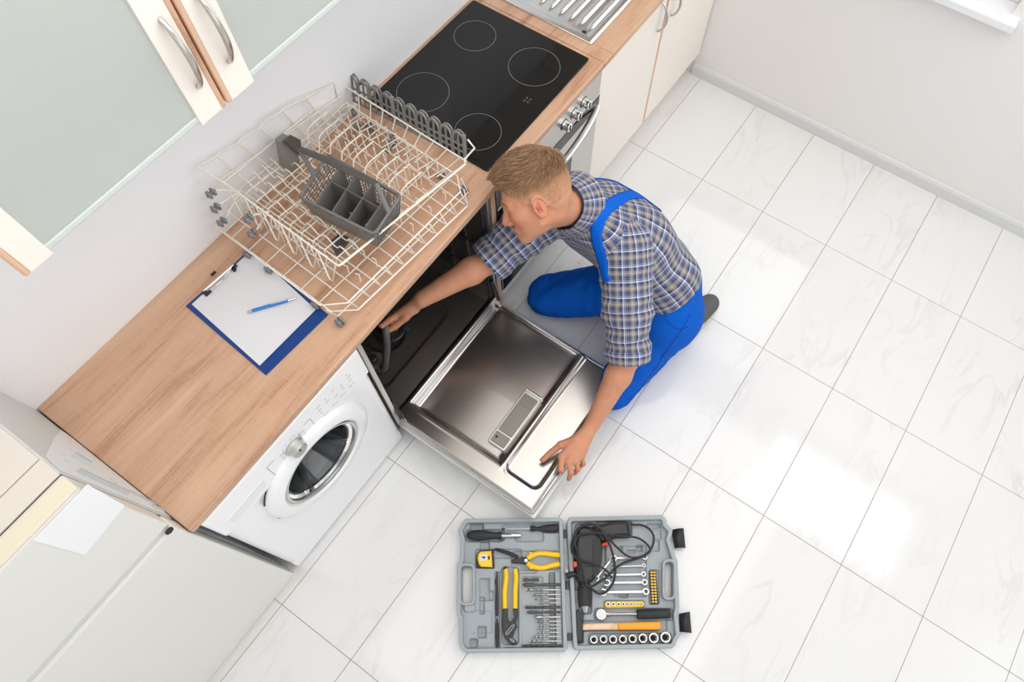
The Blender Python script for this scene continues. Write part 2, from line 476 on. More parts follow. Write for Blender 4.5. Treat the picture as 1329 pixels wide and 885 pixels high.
# ------------------------------------------------------------------ sink with ridged drainer
sink = thing('sink', 'stainless steel sink drainer with long ridges in oak worktop', 'sink', (0, 0, ZT))
sp = MB()
xs = np.linspace(-0.435, 0.46, 190); ys = np.linspace(-0.208, 0.205, 120)
vv = []
for x in xs:
    for y in ys:
        e = min(x+0.435, 0.46-x, y+0.208, 0.205-y)
        h = 0.004*min(1, e/0.006)
        d = min(1, max(0, (e-0.022)/0.012)); h -= 0.006*d*d*(3-2*d)
        if x < 0.02 and e > .034:
            f = (y+0.208)/0.413
            t = min(1, max(0, min((x+0.385)/.03, (0.0-x)/.03)))
            ph = ((y+0.165)/0.043)
            rdg = math.exp(-(((ph - round(ph))*0.043)/0.007)**2) if -0.2 < ph < 7.2 else 0
            h += 0.0065*rdg*t
        if x > 0.06:
            q = min(x-0.06, 0.43-x, y+0.17, 0.17-y)
            if q > 0: h -= 0.15*min(1, q/.03)
        vv.append((x, y, ZT + 0.0012 + h))
ny = len(ys)
sp.add(vv, [(i*ny+j, (i+1)*ny+j, (i+1)*ny+j+1, i*ny+j+1) for i in range(len(xs)-1) for j in range(ny-1)], True)
sp.build('basin', M['steel_bright'], sink)
rim = [(-0.435, -0.208), (0.46, -0.208), (0.46, 0.205), (-0.435, 0.205)]
MB().tube([(x, y, ZT+.002) for x, y in rim], .0025, 6, closed=True).build('rim', M['steel_bright'], sink)
MB().box((-0.415, -0.395), (-0.165, -0.150), (ZT+.0005, ZT+.0035), .001).build('overflow_slot', M['black'], sink)

# ------------------------------------------------------------------ base cabinets right of the oven
def bow_handle(name, x, y, z0, z1, proj, m, parent, r=.0055, vertical=True):
    pts = []
    for t in np.linspace(0, 1, 22):
        h = math.sin(PI*t)**0.62 * proj
        pts.append((x, y - h, z0 + (z1-z0)*t))
    rr = [r*(0.85+.35*math.sin(PI*t)) for t in np.linspace(0, 1, 22)]
    MB().tube(pts, rr, 10).build(name, m, parent)
def base_cab(x0, x1, label, hx, oak_side):
    t = thing('base_cabinet', label, 'cabinet', ((x0+x1)/2, YC, 0))
    MB().box((x0+.001, x0+.018), (YC+.022, WALL-.01), (.13, ZB-.003)).box((x1-.018, x1-.001), (YC+.022, WALL-.01), (.13, ZB-.003))\
        .box((x0+.018, x1-.018), (YC+.022, WALL-.01), (.13, .148)).build('carcass', M['cream'], t)
    MB().box((x0+.01, x1-.01), (YC+.07, YC+.088), (.0, .129)).build('plinth', M['cream'], t)
    d = MB().box((x0+(.013 if oak_side else .002), x1-.002), (YC, YC+.020), (.13, ZB-.006), .0015).build('door', M['cream'], t)
    if oak_side: MB().box((x0+.001, x0+.0135), (YC-.001, YC+.020), (.13, ZB-.006), .003).build('oak_edge', M['oak_v'], d)
    bow_handle('handle', hx, YC, .665, .790, .030, M['nickel'], d, .0045)
base_cab(-0.455, 0.016, 'cream base cabinet next to the oven below the worktop', -0.030, False)
base_cab(0.018, 0.560, 'cream base cabinet with oak edge in the corner by right wall', 0.075, True)

# ------------------------------------------------------------------ built-under oven
ov = thing('oven', 'stainless built-under oven with three knobs beneath the black hob', 'oven', (-0.78, YC, 0))
MB().box((-1.094, -1.078), (YC+.01, WALL-.01), (.13, ZB-.003)).box((-0.474, -0.458), (YC+.01, WALL-.01), (.13, ZB-.003)).box((-1.078, -0.474), (YC+.03, WALL-.01), (.15, ZB-.06)).build('housing', M['grey_dk'], ov)
MB().box((-1.090, -0.462), (YC-.006, YC+.02), (.700, ZB-.006), .002).build('control_panel', M['steel_rough'], ov)
odoor = MB().box((-1.090, -0.462), (YC-.006, YC+.02), (.17, .697), .002).build('door', M['steel_rough'], ov)
MB().box((-1.088, -0.63), (YC-.0085, YC-.005), (.18, .56), .001).build('door_glass', M['black_gl'], odoor)
MB().box((-1.090, -0.462), (YC-.0075, YC-.005), (.638, .696), .001).build('recess_strip', M['black_gl'], odoor)
hp = []
for t in np.linspace(0, 1, 25):
    x = -1.075 + (0.60)*t
    hp.append((x, YC - .008 - .042*math.sin(PI*t)**.7, .655))
MB().tube(hp, .011, 10, flat=(0.45, 1.2)).build('handle', M['steel_rough'], odoor)
for kx in (-0.700, -0.638, -0.576):
    k = MB().lathe([(.019, 0), (.019, .004), (.0165, .006), (.0160, .024), (.0150, .026)], (kx, YC-.006, .752), (0, -1, 0), 24).build('knob', M['chrome'], ov)
    MB().lathe([(.0215, 0), (.0215, .0015)], (kx, YC-.0055, .752), (0, -1, 0), 24).build('collar', M['black'], k)
    MB().box((kx-.0025, kx+.0025), (YC-.034, YC-.030), (.739, .765), .001).build('grip', M['black'], k)
MB().box((-1.0945, -0.458), (YC-.004, YC+.02), (.130, .168), .002).build('base_rail', M['skirting'], ov)
# oak side panel between dishwasher and oven
pnl = tag(MB().box((-1.118, -1.096), (YC-.004, WALL-.005), (0.0, ZB-.002), .002).build('side_panel', M['oak_v']),
          'narrow upright oak side panel between the dishwasher and oven', 'panel')

# ------------------------------------------------------------------ washing machine
YM = -0.282
wm = thing('washing_machine', 'white front-loading washing machine under the oak worktop', 'washing machine', (-2.055, YM, 0))
wx0, wx1 = -2.352, -1.766
MB().box((wx0+.004, wx0+.016), (YM+.028, WALL-.02), (.02, ZB-.006), .003).box((wx1-.016, wx1-.004), (YM+.028, WALL-.02), (.02, ZB-.006), .003).box((wx0+.016, wx1-.016), (YM+.028, WALL-.02), (ZB-.02, ZB-.006)).box((wx0+.016, wx1-.016), (YM+.028, WALL-.02), (.02, .034)).box((wx0+.016, wx1-.016), (WALL-.034, WALL-.02), (.034, ZB-.02)).build('cabinet', M['white'], wm)
fr = MB()
# front sheet, slightly bowed, with a step where the control panel overhangs
NX, NZ = 50, 60
dc = (-2.043, .515); dr = .208
vs_ = []; keepv = []
for i in range(NX+1):
    for j in range(NZ+1):
        x = wx0 + (wx1-wx0)*i/NX; z = .085 + (.660-.085)*j/NZ
        q = math.hypot(x-dc[0], z-dc[1])
        y = YM; okv = q > .150
        if q < dr+.035: y = YM + .006*min(1, (dr+.035-q)/.03)
        edge = min(x-wx0, wx1-x)
        if edge < .012: y += .012*(1-edge/.012)**2
        vs_.append((x, y, z)); keepv.append(okv)
fr.add(vs_, [f for f in [(i*(NZ+1)+j, (i+1)*(NZ+1)+j, (i+1)*(NZ+1)+j+1, i*(NZ+1)+j+1) for i in range(NX) for j in range(NZ)] if all(keepv[k] for k in f)], True)
fr.build('front_panel', M['white'], wm)
MB().box((wx0, wx1), (YM+.002, YM+.03), (.012, .083), .006).build('kick_panel', M['white'], wm)
MB().box((wx0-.002, wx1+.002), (YM-.008, YM+.03), (.662, ZB-.008), .007).build('control_panel', M['white'], wm)
YP = YM - .0085
MB().box((-2.313, -2.186), (YP-.0008, YP+.002), (.690, .735), .0015).build('drawer_grip', M['white_pl'], wm)
kb = MB().lathe([(.030, 0), (.030, .006), (.026, .010), (.0245, .026), (.021, .029)], (-2.066, YP, .728), (0, -1, 0), 32).build('program_dial', M['grey_lt'], wm)
kb.data.materials[0] = M['steel_rough']
MB().lathe([(.0335, 0), (.0335, .0012)], (-2.066, YP, .728), (0, -1, 0), 32).build('dial_ring', M['white_pl'], kb)
MB().box((-2.0685, -2.0635), (YP-.0305, YP-.028), (.733, .748), .0008).build('dial_mark', M['black'], kb)
pr = MB()
for k in range(16):
    a = math.radians(20 + 22.0*k)
    r0 = .040
    cxp, czp = -2.066 + r0*math.cos(a), .728 + r0*math.sin(a)
    if abs(czp - .728) > .046: continue
    l = .0045 if k % 3 else .009
    ca = 1 if math.cos(a) > 0 else -1
    pr.box((min(cxp, cxp+ca*l), max(cxp, cxp+ca*l)), (YP-.0004, YP), (czp-.0007, czp+.0007))
for s in (-1, 1):
    a = math.radians(90+s*62)
    pr.box((-2.066+.034*math.cos(a)-.003, -2.066+.034*math.cos(a)+.003), (YP-.0006, YP), (.728+.034*math.sin(a)-.003, .728+.034*math.sin(a)+.003))
# frame lines around the dial legend, then rows of programme print and key outlines
for xa, xb, za, zb in ((-2.155, -2.128, .762, .7635), (-2.155, -2.1535, .685, .7635), (-2.155, -2.11, .685, .6865), (-2.010, -1.985, .762, .7635), (-1.9865, -1.985, .70, .7635)):
    pr.box((xa, xb), (YP-.0004, YP), (za, zb))
for k in range(5):
    for j in range(3):
        xk = -1.955 + .030*k; zk = .770 - .020*j
        if (k+j) % 4 == 3: continue
        pr.box((xk, xk+.014-.003*((k*2+j) % 3)), (YP-.0004, YP), (zk, zk+.0014))
for k in range(4):
    xk = -1.950 + .036*k
    pr.box((xk, xk+.020), (YP-.0004, YP), (.700, .7008)); pr.box((xk, xk+.0008), (YP-.0004, YP), (.700, .712))
pr.build('panel_print', M['grey_print'], wm)['kind'] = 'stuff'
# porthole door
pd = MB().lathe([(dr, .0), (dr, .012), (dr-.006, .022), (dr-.022, .030), (dr-.050, .032), (.150, .024), (.143, .010), (.143, .0)], (dc[0], YM+.006, dc[1]), (0, -1, 0), 64, ends=False)
pdo = pd.build('door', M['white'], wm, autosmooth=True)
MB().lathe([(.150, .024), (.146, .028), (.139, .026), (.136, .010), (.136, -.02)], (dc[0], YM+.006, dc[1]), (0, -1, 0), 64, ends=False).build('door_trim', M['steel'], pdo, autosmooth=True)
MB().lathe([(.0, -.102), (.055, -.098), (.092, -.085), (.115, -.035), (.128, .010), (.1375, .016), (.1375, .012), (.123, .006), (.110, -.037), (.088, -.081), (.054, -.094), (.0, -.098)], (dc[0], YM+.006, dc[1]), (0, -1, 0), 48, ends=False).build('door_glass', M['porthole'], pdo, autosmooth=True)
MB().lathe([(.170, -.012), (.155, -.05), (.150, -.09), (.160, -.12), (.0, -.30)], (dc[0], YM+.006, dc[1]), (0, -1, 0), 40, ends=False).build('drum', M['drum'], wm, autosmooth=True)
for a0, a1 in ((118, 158), (196, 236)):
    pts = [(dc[0]+(dr+.003)*math.cos(math.radians(a)), YM-.001, dc[1]+(dr+.003)*math.sin(math.radians(a))) for a in np.linspace(a0, a1, 14)]
    MB().tube(pts, .0022, 6).build('door_gap', M['dark'], wm)

# ------------------------------------------------------------------ fridge freezer
fz = thing('fridge_freezer', 'white fridge freezer with closed doors left of the washing machine', 'fridge', (-2.67, -0.1, 0))
fx0, fx1 = -2.955, -2.378; FY = -0.290
MB().box((fx0, fx1), (FY+.058, WALL-.004), (.03, 1.296), .004).build('body', M['fridge_side'], fz)
MB().box((fx0+.004, fx1-.004), (FY+.105, WALL-.01), (1.296, 1.303), .002).build('top_board', M['fridge_top'], fz)
MB().box((fx0+.002, fx1-.002), (FY+.051, FY+.103), (1.296, 1.302), .002).build('top_front_strip', M['fridge_top'], fz)
ud = MB().box((fx0, fx1), (FY, FY+.050), (.952, 1.300), .006).build('upper_door', M['offwhite'], fz)
MB().box((fx0, fx1), (FY+.001, FY+.040), (1.300, 1.306), .0015).build('top_cap', M['fridge_cream'], ud)
ld = MB().box((fx0, fx1), (FY, FY+.050), (.030, .925), .006).build('lower_door', M['offwhite'], fz)
MB().box((fx0+.01, fx1-.006), (FY+.008, FY+.05), (.925, .952), .002).build('grip_recess', M['skirting'], fz)
MB().box((fx0+.002, fx1-.002), (FY+.050, FY+.058), (.04, 1.29)).build('door_seal', M['grey_lt'], fz)
MB().lathe([(.010, 0), (.010, .004)], (fx1-.012, FY-.0015, .9385), (0, -1, 0), 16).build('hinge_hole', M['dark'], fz)
MB().box((fx0, fx1), (FY+.012, FY+.06), (.0, .028), .003).build('plinth', M['fridge_cream'], fz)
# white hinge-side sheet with its screw holes and slots
sx = fx1 + .0005
sh = MB().slab([(sx, FY+.066, 1.285), (sx, -.165, 1.268), (sx, .02, 1.045), (sx, .155, .872), (sx, .10, .80), (sx, FY+.066, .30)], (1, 0, 0), .0015)
sho = sh.build('side_sheet', M['white_sheet'], fz)
for y, z, a, b_ in ((-.10, 1.14, .004, .004), (-.135, 1.17, .004, .004), (-.02, 1.03, .004, .004), (-.12, .985, .004, .005), (-.14, .99, .004, .005), (-.16, .995, .004, .005), (.05, .955, .004, .004), (-.06, .90, .004, .004)):
    MB().box((sx+.001, sx+.0022), (y-a, y+a), (z-b_, z+b_), .0006).build('screw_hole', M['slot'], sho)
for (ya, za, yb, zb, wd) in ((-.19, 1.20, -.20, 1.02, .010), (-.075, 1.085, -.095, 1.045, .012), (-.165, .98, -.185, .80, .005), (-.205, .92, -.21, .70, .006)):
    MB().tube([(sx+.0016, ya, za), (sx+.0016, yb, zb)], wd, 6, flat=(.12, 1)).build('slot', M['slot'], sho)
# sheet of film on the upper fridge door
q = [PYp(98, 622, FY-.0012), PYp(162, 656, FY-.0012), PYp(110, 720, FY-.0012), PYp(37, 700, FY-.0012)]
lab = MB().slab([(max(-2.95, p[0]), p[1], min(1.294, p[2])) for p in q], (0, -1, 0), .0008).build('paper_sheet', M['label_paper'])
tag(lab, 'plain white sheet of film stuck on the upper fridge door', 'sheet')

# ------------------------------------------------------------------ wall cabinets with frosted glass doors
YD = -0.052; ZD = 1.502; ZDT = 2.22
def wall_cab(x0, x1, label):
    t = thing('wall_cabinet', label, 'cabinet', ((x0+x1)/2, .1, ZD))
    MB().box((x0+.001, x0+.018), (YD+.023, WALL-.002), (ZD+.004, ZDT), .001).box((x1-.018, x1-.001), (YD+.023, WALL-.002), (ZD+.004, ZDT), .001)\
        .box((x0+.018, x1-.018), (YD+.10, WALL-.002), (ZD+.004, ZD+.02), .001).box((x0+.018, x1-.018), (YD+.05, WALL-.002), (ZDT-.018, ZDT), .001)\
        .box((x0+.018, x1-.018), (WALL-.012, WALL-.003), (ZD+.02, ZDT-.02)).build('carcass', M['cream'], t)
    return t
def glass_door(t, x0, x1, sl_, sr_, handle_x=None):
    for a, b_, nm in ((x0, x0+sl_, 0), (x1-sr_, x1, 1)):
        d = MB().box((a+(.012 if nm == 0 else 0), b_-(.012 if nm == 1 else 0)), (YD, YD+.020), (ZD, ZDT), .001).build('stile', M['cream'], t)
        if nm == 0: MB().box((a, a+.0125), (YD-.001, YD+.022), (ZD-.001, ZDT), .004).build('oak_edge', M['oak_v'], d)
        else: MB().box((b_-.0125, b_), (YD-.001, YD+.022), (ZD-.001, ZDT), .004).build('oak_edge', M['oak_v'], d)
        if handle_x is not None and (a <= handle_x <= b_):
            bow_handle('handle', handle_x, YD, ZD+.075, ZD+.225, .030, M['nickel'], d, .0055)
    g = MB().box((x0+sl_-.003, x1-sr_+.003), (YD+.006, YD+.014), (ZD+.022, ZDT-.03), .001).build('glass', M['frost'], t)
    MB().box((x0+sl_-.003, x1-sr_+.003), (YD+.004, YD+.016), (ZD+.006, ZD+.0215), .003).build('glass_edge', M['frost_edge'], g)
    MB().box((x0+sl_, x1-sr_), (YD, YD+.020), (ZDT-.03, ZDT), .001).build('top_rail', M['cream'], t)
a1 = wall_cab(-2.142, -1.652, 'cream wall cabinet with frosted glass door above the clipboard')
glass_door(a1, -2.142, -1.652, .060, .066, -1.686)
a2 = wall_cab(-1.648, -1.158, 'cream wall cabinet with frosted glass door nearer to the hob')
glass_door(a2, -1.648, -1.158, .074, .060, -1.606)

# the row of wall cabinets goes on past the frame; the black hob mirrors their shaded undersides
a3 = wall_cab(-1.154, -0.662, 'cream wall cabinet with frosted glass door, third from the fridge')
glass_door(a3, -1.154, -0.662, .060, .066, -0.700)
a4 = wall_cab(-0.658, -0.050, 'cream wall cabinet with frosted glass door above the hob and sink')
glass_door(a4, -0.658, -0.050, .074, .060, -0.616)
a5 = wall_cab(-0.046, 0.562, 'cream wall cabinet with frosted glass door in the right corner')
glass_door(a5, -0.046, 0.562, .060, .066, 0.524)
# ------------------------------------------------------------------ dishwasher: built-in tub with its door folded down flat
dx0, dx1 = -1.756, -1.122
dw = thing('dishwasher', 'open built-in dishwasher with steel door folded down flat', 'dishwasher', (-1.44, YC, 0))
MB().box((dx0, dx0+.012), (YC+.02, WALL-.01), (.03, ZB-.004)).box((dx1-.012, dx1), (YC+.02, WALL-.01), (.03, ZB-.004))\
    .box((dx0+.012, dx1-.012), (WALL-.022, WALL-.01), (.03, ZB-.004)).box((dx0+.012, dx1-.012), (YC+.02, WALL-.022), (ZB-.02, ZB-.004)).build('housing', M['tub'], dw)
# tub floor with a sloping rim and the sump well
def height_patch(name, x0, x1, y0, y1, nx, ny, fn, m, parent):
    xs = np.linspace(x0, x1, nx); ys = np.linspace(y0, y1, ny)
    X, Y = np.meshgrid(xs, ys, indexing='ij')
    Z = fn(X, Y)
    vv = np.stack([X, Y, Z], -1).reshape(-1, 3)
    ff = [(i*ny+j, (i+1)*ny+j, (i+1)*ny+j+1, i*ny+j+1) for i in range(nx-1) for j in range(ny-1)]
    return MB().add(vv, ff, True).build(name, m, parent)
def sst(e0, e1, x):
    t = np.clip((x-e0)/(e1-e0), 0, 1); return t*t*(3-2*t)
def rrect_d(X, Y, x0, x1, y0, y1, r):
    qx = np.abs(X-(x0+x1)/2) - (x1-x0)/2 + r; qy = np.abs(Y-(y0+y1)/2) - (y1-y0)/2 + r
    return np.hypot(np.maximum(qx, 0), np.maximum(qy, 0)) + np.minimum(np.maximum(qx, qy), 0) - r
def tubz(X, Y):
    z = .170 + 0*X
    d = rrect_d(X, Y, -1.70, -1.27, -.16, .20, .05)
    z += -.016*sst(.010, -.010, d) + .004*np.exp(-(d/.006)**2)
    z += -.03*sst(.012, -.012, np.hypot(X+1.50, Y-.0) - .075)
    z += .05*sst(-.03, .0, -(np.minimum(np.minimum(X-dx0-.012, dx1-.012-X), (WALL-.022)-Y)) + .0)
    return z
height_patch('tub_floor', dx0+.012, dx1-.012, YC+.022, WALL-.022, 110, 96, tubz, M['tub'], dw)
# right-hand wall: rail runners and the bright front frame
for k, z in enumerate((.34, .52, .70)):
    MB().tube([(dx1-.022, -.22, z), (dx1-.022, .22, z)], .006, 8).build('rack_rail', M['steel_d'], dw)
MB().box((dx1-.016, dx1+.001), (YC-.004, YC+.022), (.12, ZB-.005), .003).build('front_frame', M['steel_rough'], dw)
MB().box((dx0-.001, dx0+.016), (YC-.004, YC+.022), (.12, ZB-.005), .003).build('front_frame', M['steel_rough'], dw)
MB().tube([(dx1-.020, YC+.02, .18), (dx1-.020, YC+.02, .80)], .007, 8).build('door_seal', M['black_soft'], dw)
for y in np.linspace(-.16, .16, 5):
    MB().box((dx1-.0165, dx1-.012), (y-.005, y+.005), (.24, .78), .002).build('wall_rib', M['steel_d'], dw)
# sump, filter cup and pump parts
su = MB().lathe([(.040, .0), (.040, .055), (.034, .062), (.030, .062), (.028, .02), (.0, .018)], (-1.470, -.005, .135), (0, 0, 1), 32, ends=False).build('filter_cup', M['pump'], dw, autosmooth=True)
MB().lathe([(.062, 0), (.062, .012), (.056, .018), (.043, .018)], (-1.470, -.005, .137), (0, 0, 1), 32, ends=False).build('filter_ring', M['pump'], dw, autosmooth=True)
gw = MB()
gc = PZ(485, 468, .20)
gp = []
for k in range(36):
    a = 2*PI*k/36; r = .034 + (.004 if k % 4 < 2 else 0)
    gp.append((gc[0]+r*math.cos(a), gc[1]+r*math.sin(a)))
gw.prism(gp, .165, .205, .003).build('filter_knob', M['hose'], dw)
MB().lathe([(.018, 0), (.018, .02), (.012, .024)], (gc[0], gc[1], .205), (0, 0, 1), 20).build('knob_hub', M['pump'], dw)
MB().box((-1.445, -1.43), (-.07, -.052), (.15, .158), .002).build('lock_tab', M['bluebit'], dw)
hz = tag(MB().tube(smooth_path([PYp(501, 421, -.118), PYp(501, 432, -.135), PZ(502, 448, .34), PZ(501, 464, .27), PZ(499, 477, .205), PZ(493, 480, .185)], 6), .0135, 14).build('drain_hose', M['hose']),
         'dark grey hose held by the right hand inside the dishwasher', 'hose')
hn = MB()
# hinge arms at both sides
for x in (dx0+.02, dx1-.02):
    MB().slab([(x, YC+.03, .30), (x, YC+.016, .30), (x, YC-.03, .155), (x, YC-.10, .15), (x, YC-.10, .138), (x, YC+.03, .14)], (1, 0, 0), .004).build('hinge_arm', M['steel_d'], dw)
    MB().tube([(x, YC+.01, .31), (x, YC-.02, .19)], .008, 8).build('hinge_spring', M['black'], dw)
# door
ex0, ex1, ey0, ey1, ez = -1.748, -1.125, -.872, -.236, .146
rc = [PZ(638, 391, ez), PZ(528, 527, ez), PZ(654, 599, ez), PZ(757, 450, ez)]
qx0, qx1 = (rc[1][0]+rc[2][0])/2, (rc[0][0]+rc[3][0])/2
qy1, qy0 = (rc[0][1]+rc[1][1])/2, (rc[2][1]+rc[3][1])/2
def doorz(X, Y):
    e = np.minimum(np.minimum(X-ex0, ex1-X), np.minimum(Y-ey0, ey1-Y))
    z = ez - .012*sst(.012, 0, e)
    ins = np.minimum(np.minimum(X-qx0, qx1-X), Y-qy0)
    d = np.minimum(ins, (qy1-Y)*.36)      # the hinge side slopes gently
    z -= .024*sst(0, .012, d)
    z += .0025*np.exp(-((ins+.010)/.004)**2) * (Y < qy1+.012)
    z -= (.007*np.clip((-1.445-X)/.25, 0, 1)+.002*np.clip((X+1.445)/.25, 0, 1))*sst(.0, .03, d)
    d2 = rrect_d(X, Y, qx0-.005, qx1+.01, ey0+.030, qy0-.022, .028)
    z -= .010*sst(.008, -.010, d2)
    z += .0018*np.exp(-((d2-.006)/.004)**2)
    return z
nx, ny = 150, 150
dl = height_patch('door', ex0, ex1, ey0, ey1, nx, ny, doorz, M['steel_d'], dw)
sk = MB()
ol = rounded(ex0, ex1, ey0, ey1, .004, 2)
sk.tube([(x, y, ez-.018) for x, y in rounded(ex0+.003, ex1-.003, ey0+.003, ey1-.003, .004, 2)], .0075, 8, closed=True)
sk.build('door_flange', M['steel_rough'], dl)
MB().box((ex0+.006, ex1-.006), (ey0+.006, ey1-.02), (.098, ez-.030)).build('door_core', M['grey_dk'], dl)
MB().box((ex0-.003, ex1+.003), (ey0-.012, ey1-.03), (.078, .097), .004).build('outer_panel', M['white'], dl)
cr = MB().box((ex0+.06, ex1-.06), (ey0-.0015, ey0+.004), (.108, .136), .002).build('control_strip', M['steel_bright'], dl)
for k in range(6):
    MB().box((-1.60+.022*k, -1.588+.022*k), (ey0-.003, ey0-.001), (.115, .129), .001).build('button', M['steel'], dl)
# detergent dispenser
p0, p1, p2, p3 = PZ(680, 508, ez-.012), PZ(706, 517, ez-.012), PZ(655, 583, ez-.012), PZ(630, 573, ez-.012)
ux0 = (p2[0]+p3[0])/2; ux1 = (p0[0]+p1[0])/2; uy0 = (p1[1]+p2[1])/2; uy1 = (p0[1]+p3[1])/2
zb = ez-.026
dp = MB().prism(rounded(ux0, ux1, uy0, uy1, .010, 4), zb, zb+.012, .003).build('dispenser', M['grey_lt'], dl)
dp.data.materials[0] = M['steel_rough']
MB().prism(rounded(ux0+.008, ux0+.052, uy0+.008, uy1-.008, .005, 3), zb+.011, zb+.017, .002).build('rinse_cap', M['disp'], dp)
MB().lathe([(.005, 0), (.005, .002)], (ux0+.030, uy1-.022, zb+.017), (0, 0, 1), 14).build('dose_hole', M['black'], dp)
MB().prism(rounded(ux0+.058, ux1-.012, uy0+.008, uy1-.008, .005, 3), zb+.011, zb+.016, .002).build('powder_lid', M['disp'], dp)
MB().prism(rounded(ux1-.060, ux1-.024, uy0+.016, uy1-.020, .004, 3), zb+.016, zb+.0185, .001).build('latch_button', M['grey_pl'], dp)
MB().tube([(ux1+.004, uy0+.004, zb+.010), (ux1+.004, uy1-.004, zb+.010)], .006, 8).build('lid_hinge', M['steel_bright'], dp)
for k in range(3):
    MB().box((ux0+.012, ux0+.048), (uy0+.012+.004*k, uy0+.0135+.004*k), (zb+.017, zb+.0176)).build('embossed_line', M['grey_pl'], dp)

# ------------------------------------------------------------------ dish racks stacked on the worktop
WR = .0022
def bil(cs, s, t):
    a, b_, c, d = [np.array(q, float) for q in cs]      # FL FR BR BL
    return (a*(1-s)+b_*s)*(1-t) + (d*(1-s)+c*s)*t
# lower rack
lr = thing('dish_rack', 'low wide white wire dish rack standing on oak worktop beneath the other rack', 'dish rack', (-1.46, 0, ZT))
LR = [(-1.752, -.236, .945), (-1.196, -.262, .938), (-1.165, .235, .935), (-1.728, .235, .945)]
LBs = [(-1.735, -.240, .888), (-1.196, -.283, .886), (-1.160, .235, .886), (-1.712, .235, .888)]
def chamf(cs, z=0, c=.06):
    return [bil(cs, .09, 0)+[0, 0, z], bil(cs, .93, 0)+[0, 0, z], bil(cs, 1, .09)+[0, 0, z], bil(cs, 1, 1)+[0, 0, z], bil(cs, 0, 1)+[0, 0, z], bil(cs, 0, .11)+[0, 0, z]]
MB().tube(chamf(LR), WR*1.15, 6, closed=True).build('rim', M['rackwire'], lr)
MB().tube(chamf(LBs), WR*1.15, 6, closed=True).build('base_rim', M['rackwire'], lr)
for k in range(11):
    s = .10 + .083*k
    a = bil(LR, s, 0); b_ = bil(LBs, s, 0); bb = bil(LBs, s, 1); aa = bil(LR, s, 1)
    bl = b_ + (b_-a)*.22 + np.array([.0, -.002, 0])
    MB().tube([a, b_, b_+np.array([0, .012, -.001]), bb-np.array([0, .012, .001]), bb, aa], WR, 5).build('cross_wire', M['rackwire'], lr)
for k in range(7):
    t = .06 + .146*k
    a = bil(LR, 0, t); b_ = bil(LBs, 0, t); bb = bil(LBs, 1, t); aa = bil(LR, 1, t)
    MB().tube([a, b_, bb, aa], WR, 5).build('long_wire', M['rackwire'], lr)
for r_i, s in enumerate((.22, .34, .62, .76, .88)):
    for k in range(9):
        t = .12 + .094*k
        b_ = bil(LBs, s, t)
        MB().tube([b_, b_+np.array([.004, 0, .030]), b_+np.array([-.004, .002, .046])], WR*.9, 5).build('tine', M['rackwire'], lr)
def wheel(c, axis, r, w, m, parent):
    a = np.array(axis, float)
    o = MB().lathe([(r*.55, 0), (r, w*.12), (r, w*.32), (r*.5, w*.42), (r*.5, w*.58), (r, w*.68), (r, w*.88), (r*.55, w)], np.array(c)-a*w/2, a, 18).build('wheel', m, parent, autosmooth=True)
    MB().tube([np.array(c)-a*w*.62, np.array(c)+a*w*.62], r*.25, 8).build('axle', M['grey_pl'], o)
for t in (.04, .23, .62, .80):
    p = bil(LBs, 0, t); wheel((p[0]-.006, p[1], ZT+.0145), (1, 0, 0), .0140, .020, M['grey_lt'], lr)
for t in (.10, .28, .66, .86):
    p = bil(LBs, 1, t); wheel((p[0]+.004, p[1], ZT+.0145), (1, 0, 0), .0140, .020, M['grey_lt'], lr)

# upper rack, leaning on the lower one
ur = thing('dish_rack', 'tall white wire dish rack stacked on top holding the grey cutlery basket', 'dish rack', (-1.40, 0, .95))
UR = [(-1.664, -.207, 1.052), (-1.146, -.218, .955), (-1.128, .272, .955), (-1.640, .232, 1.052)]
UB = [(-1.628, -.170, .985), (-1.172, -.178, .905), (-1.156, .250, .905), (-1.610, .225, .985)]
fr_up = PZ(616, 192, .985); fr_top = PZ(607, 181, 1.005)
MB().tube([bil(UR, 0, 1), bil(UR, 0, 0)], WR*1.3, 6).build('side_rim', M['rackwire'], ur)
MB().tube([bil(UR, 0, 0)+[0, 0, .0], bil(UR, .02, -.008), bil(UR, .98, -.008), bil(UR, 1.0, .02), fr_up, fr_top], WR*1.45, 6).build('front_rim', M['rackwire'], ur)
MB().tube([bil(UR, 0, .0)+[.006, .008, -.016], bil(UR, 1, .0)+[-.006, .008, -.020]], WR*1.3, 6).build('front_rim', M['rackwire'], ur)
MB().tube([bil(UR, 1, .0), bil(UR, 1, 1)], WR*1.3, 6).build('side_rim', M['rackwire'], ur)
MB().tube([bil(UB, 0, 0), bil(UB, 1, 0), bil(UB, 1, 1), bil(UB, 0, 1)], WR*1.2, 6, closed=True).build('base_rim', M['rackwire'], ur)
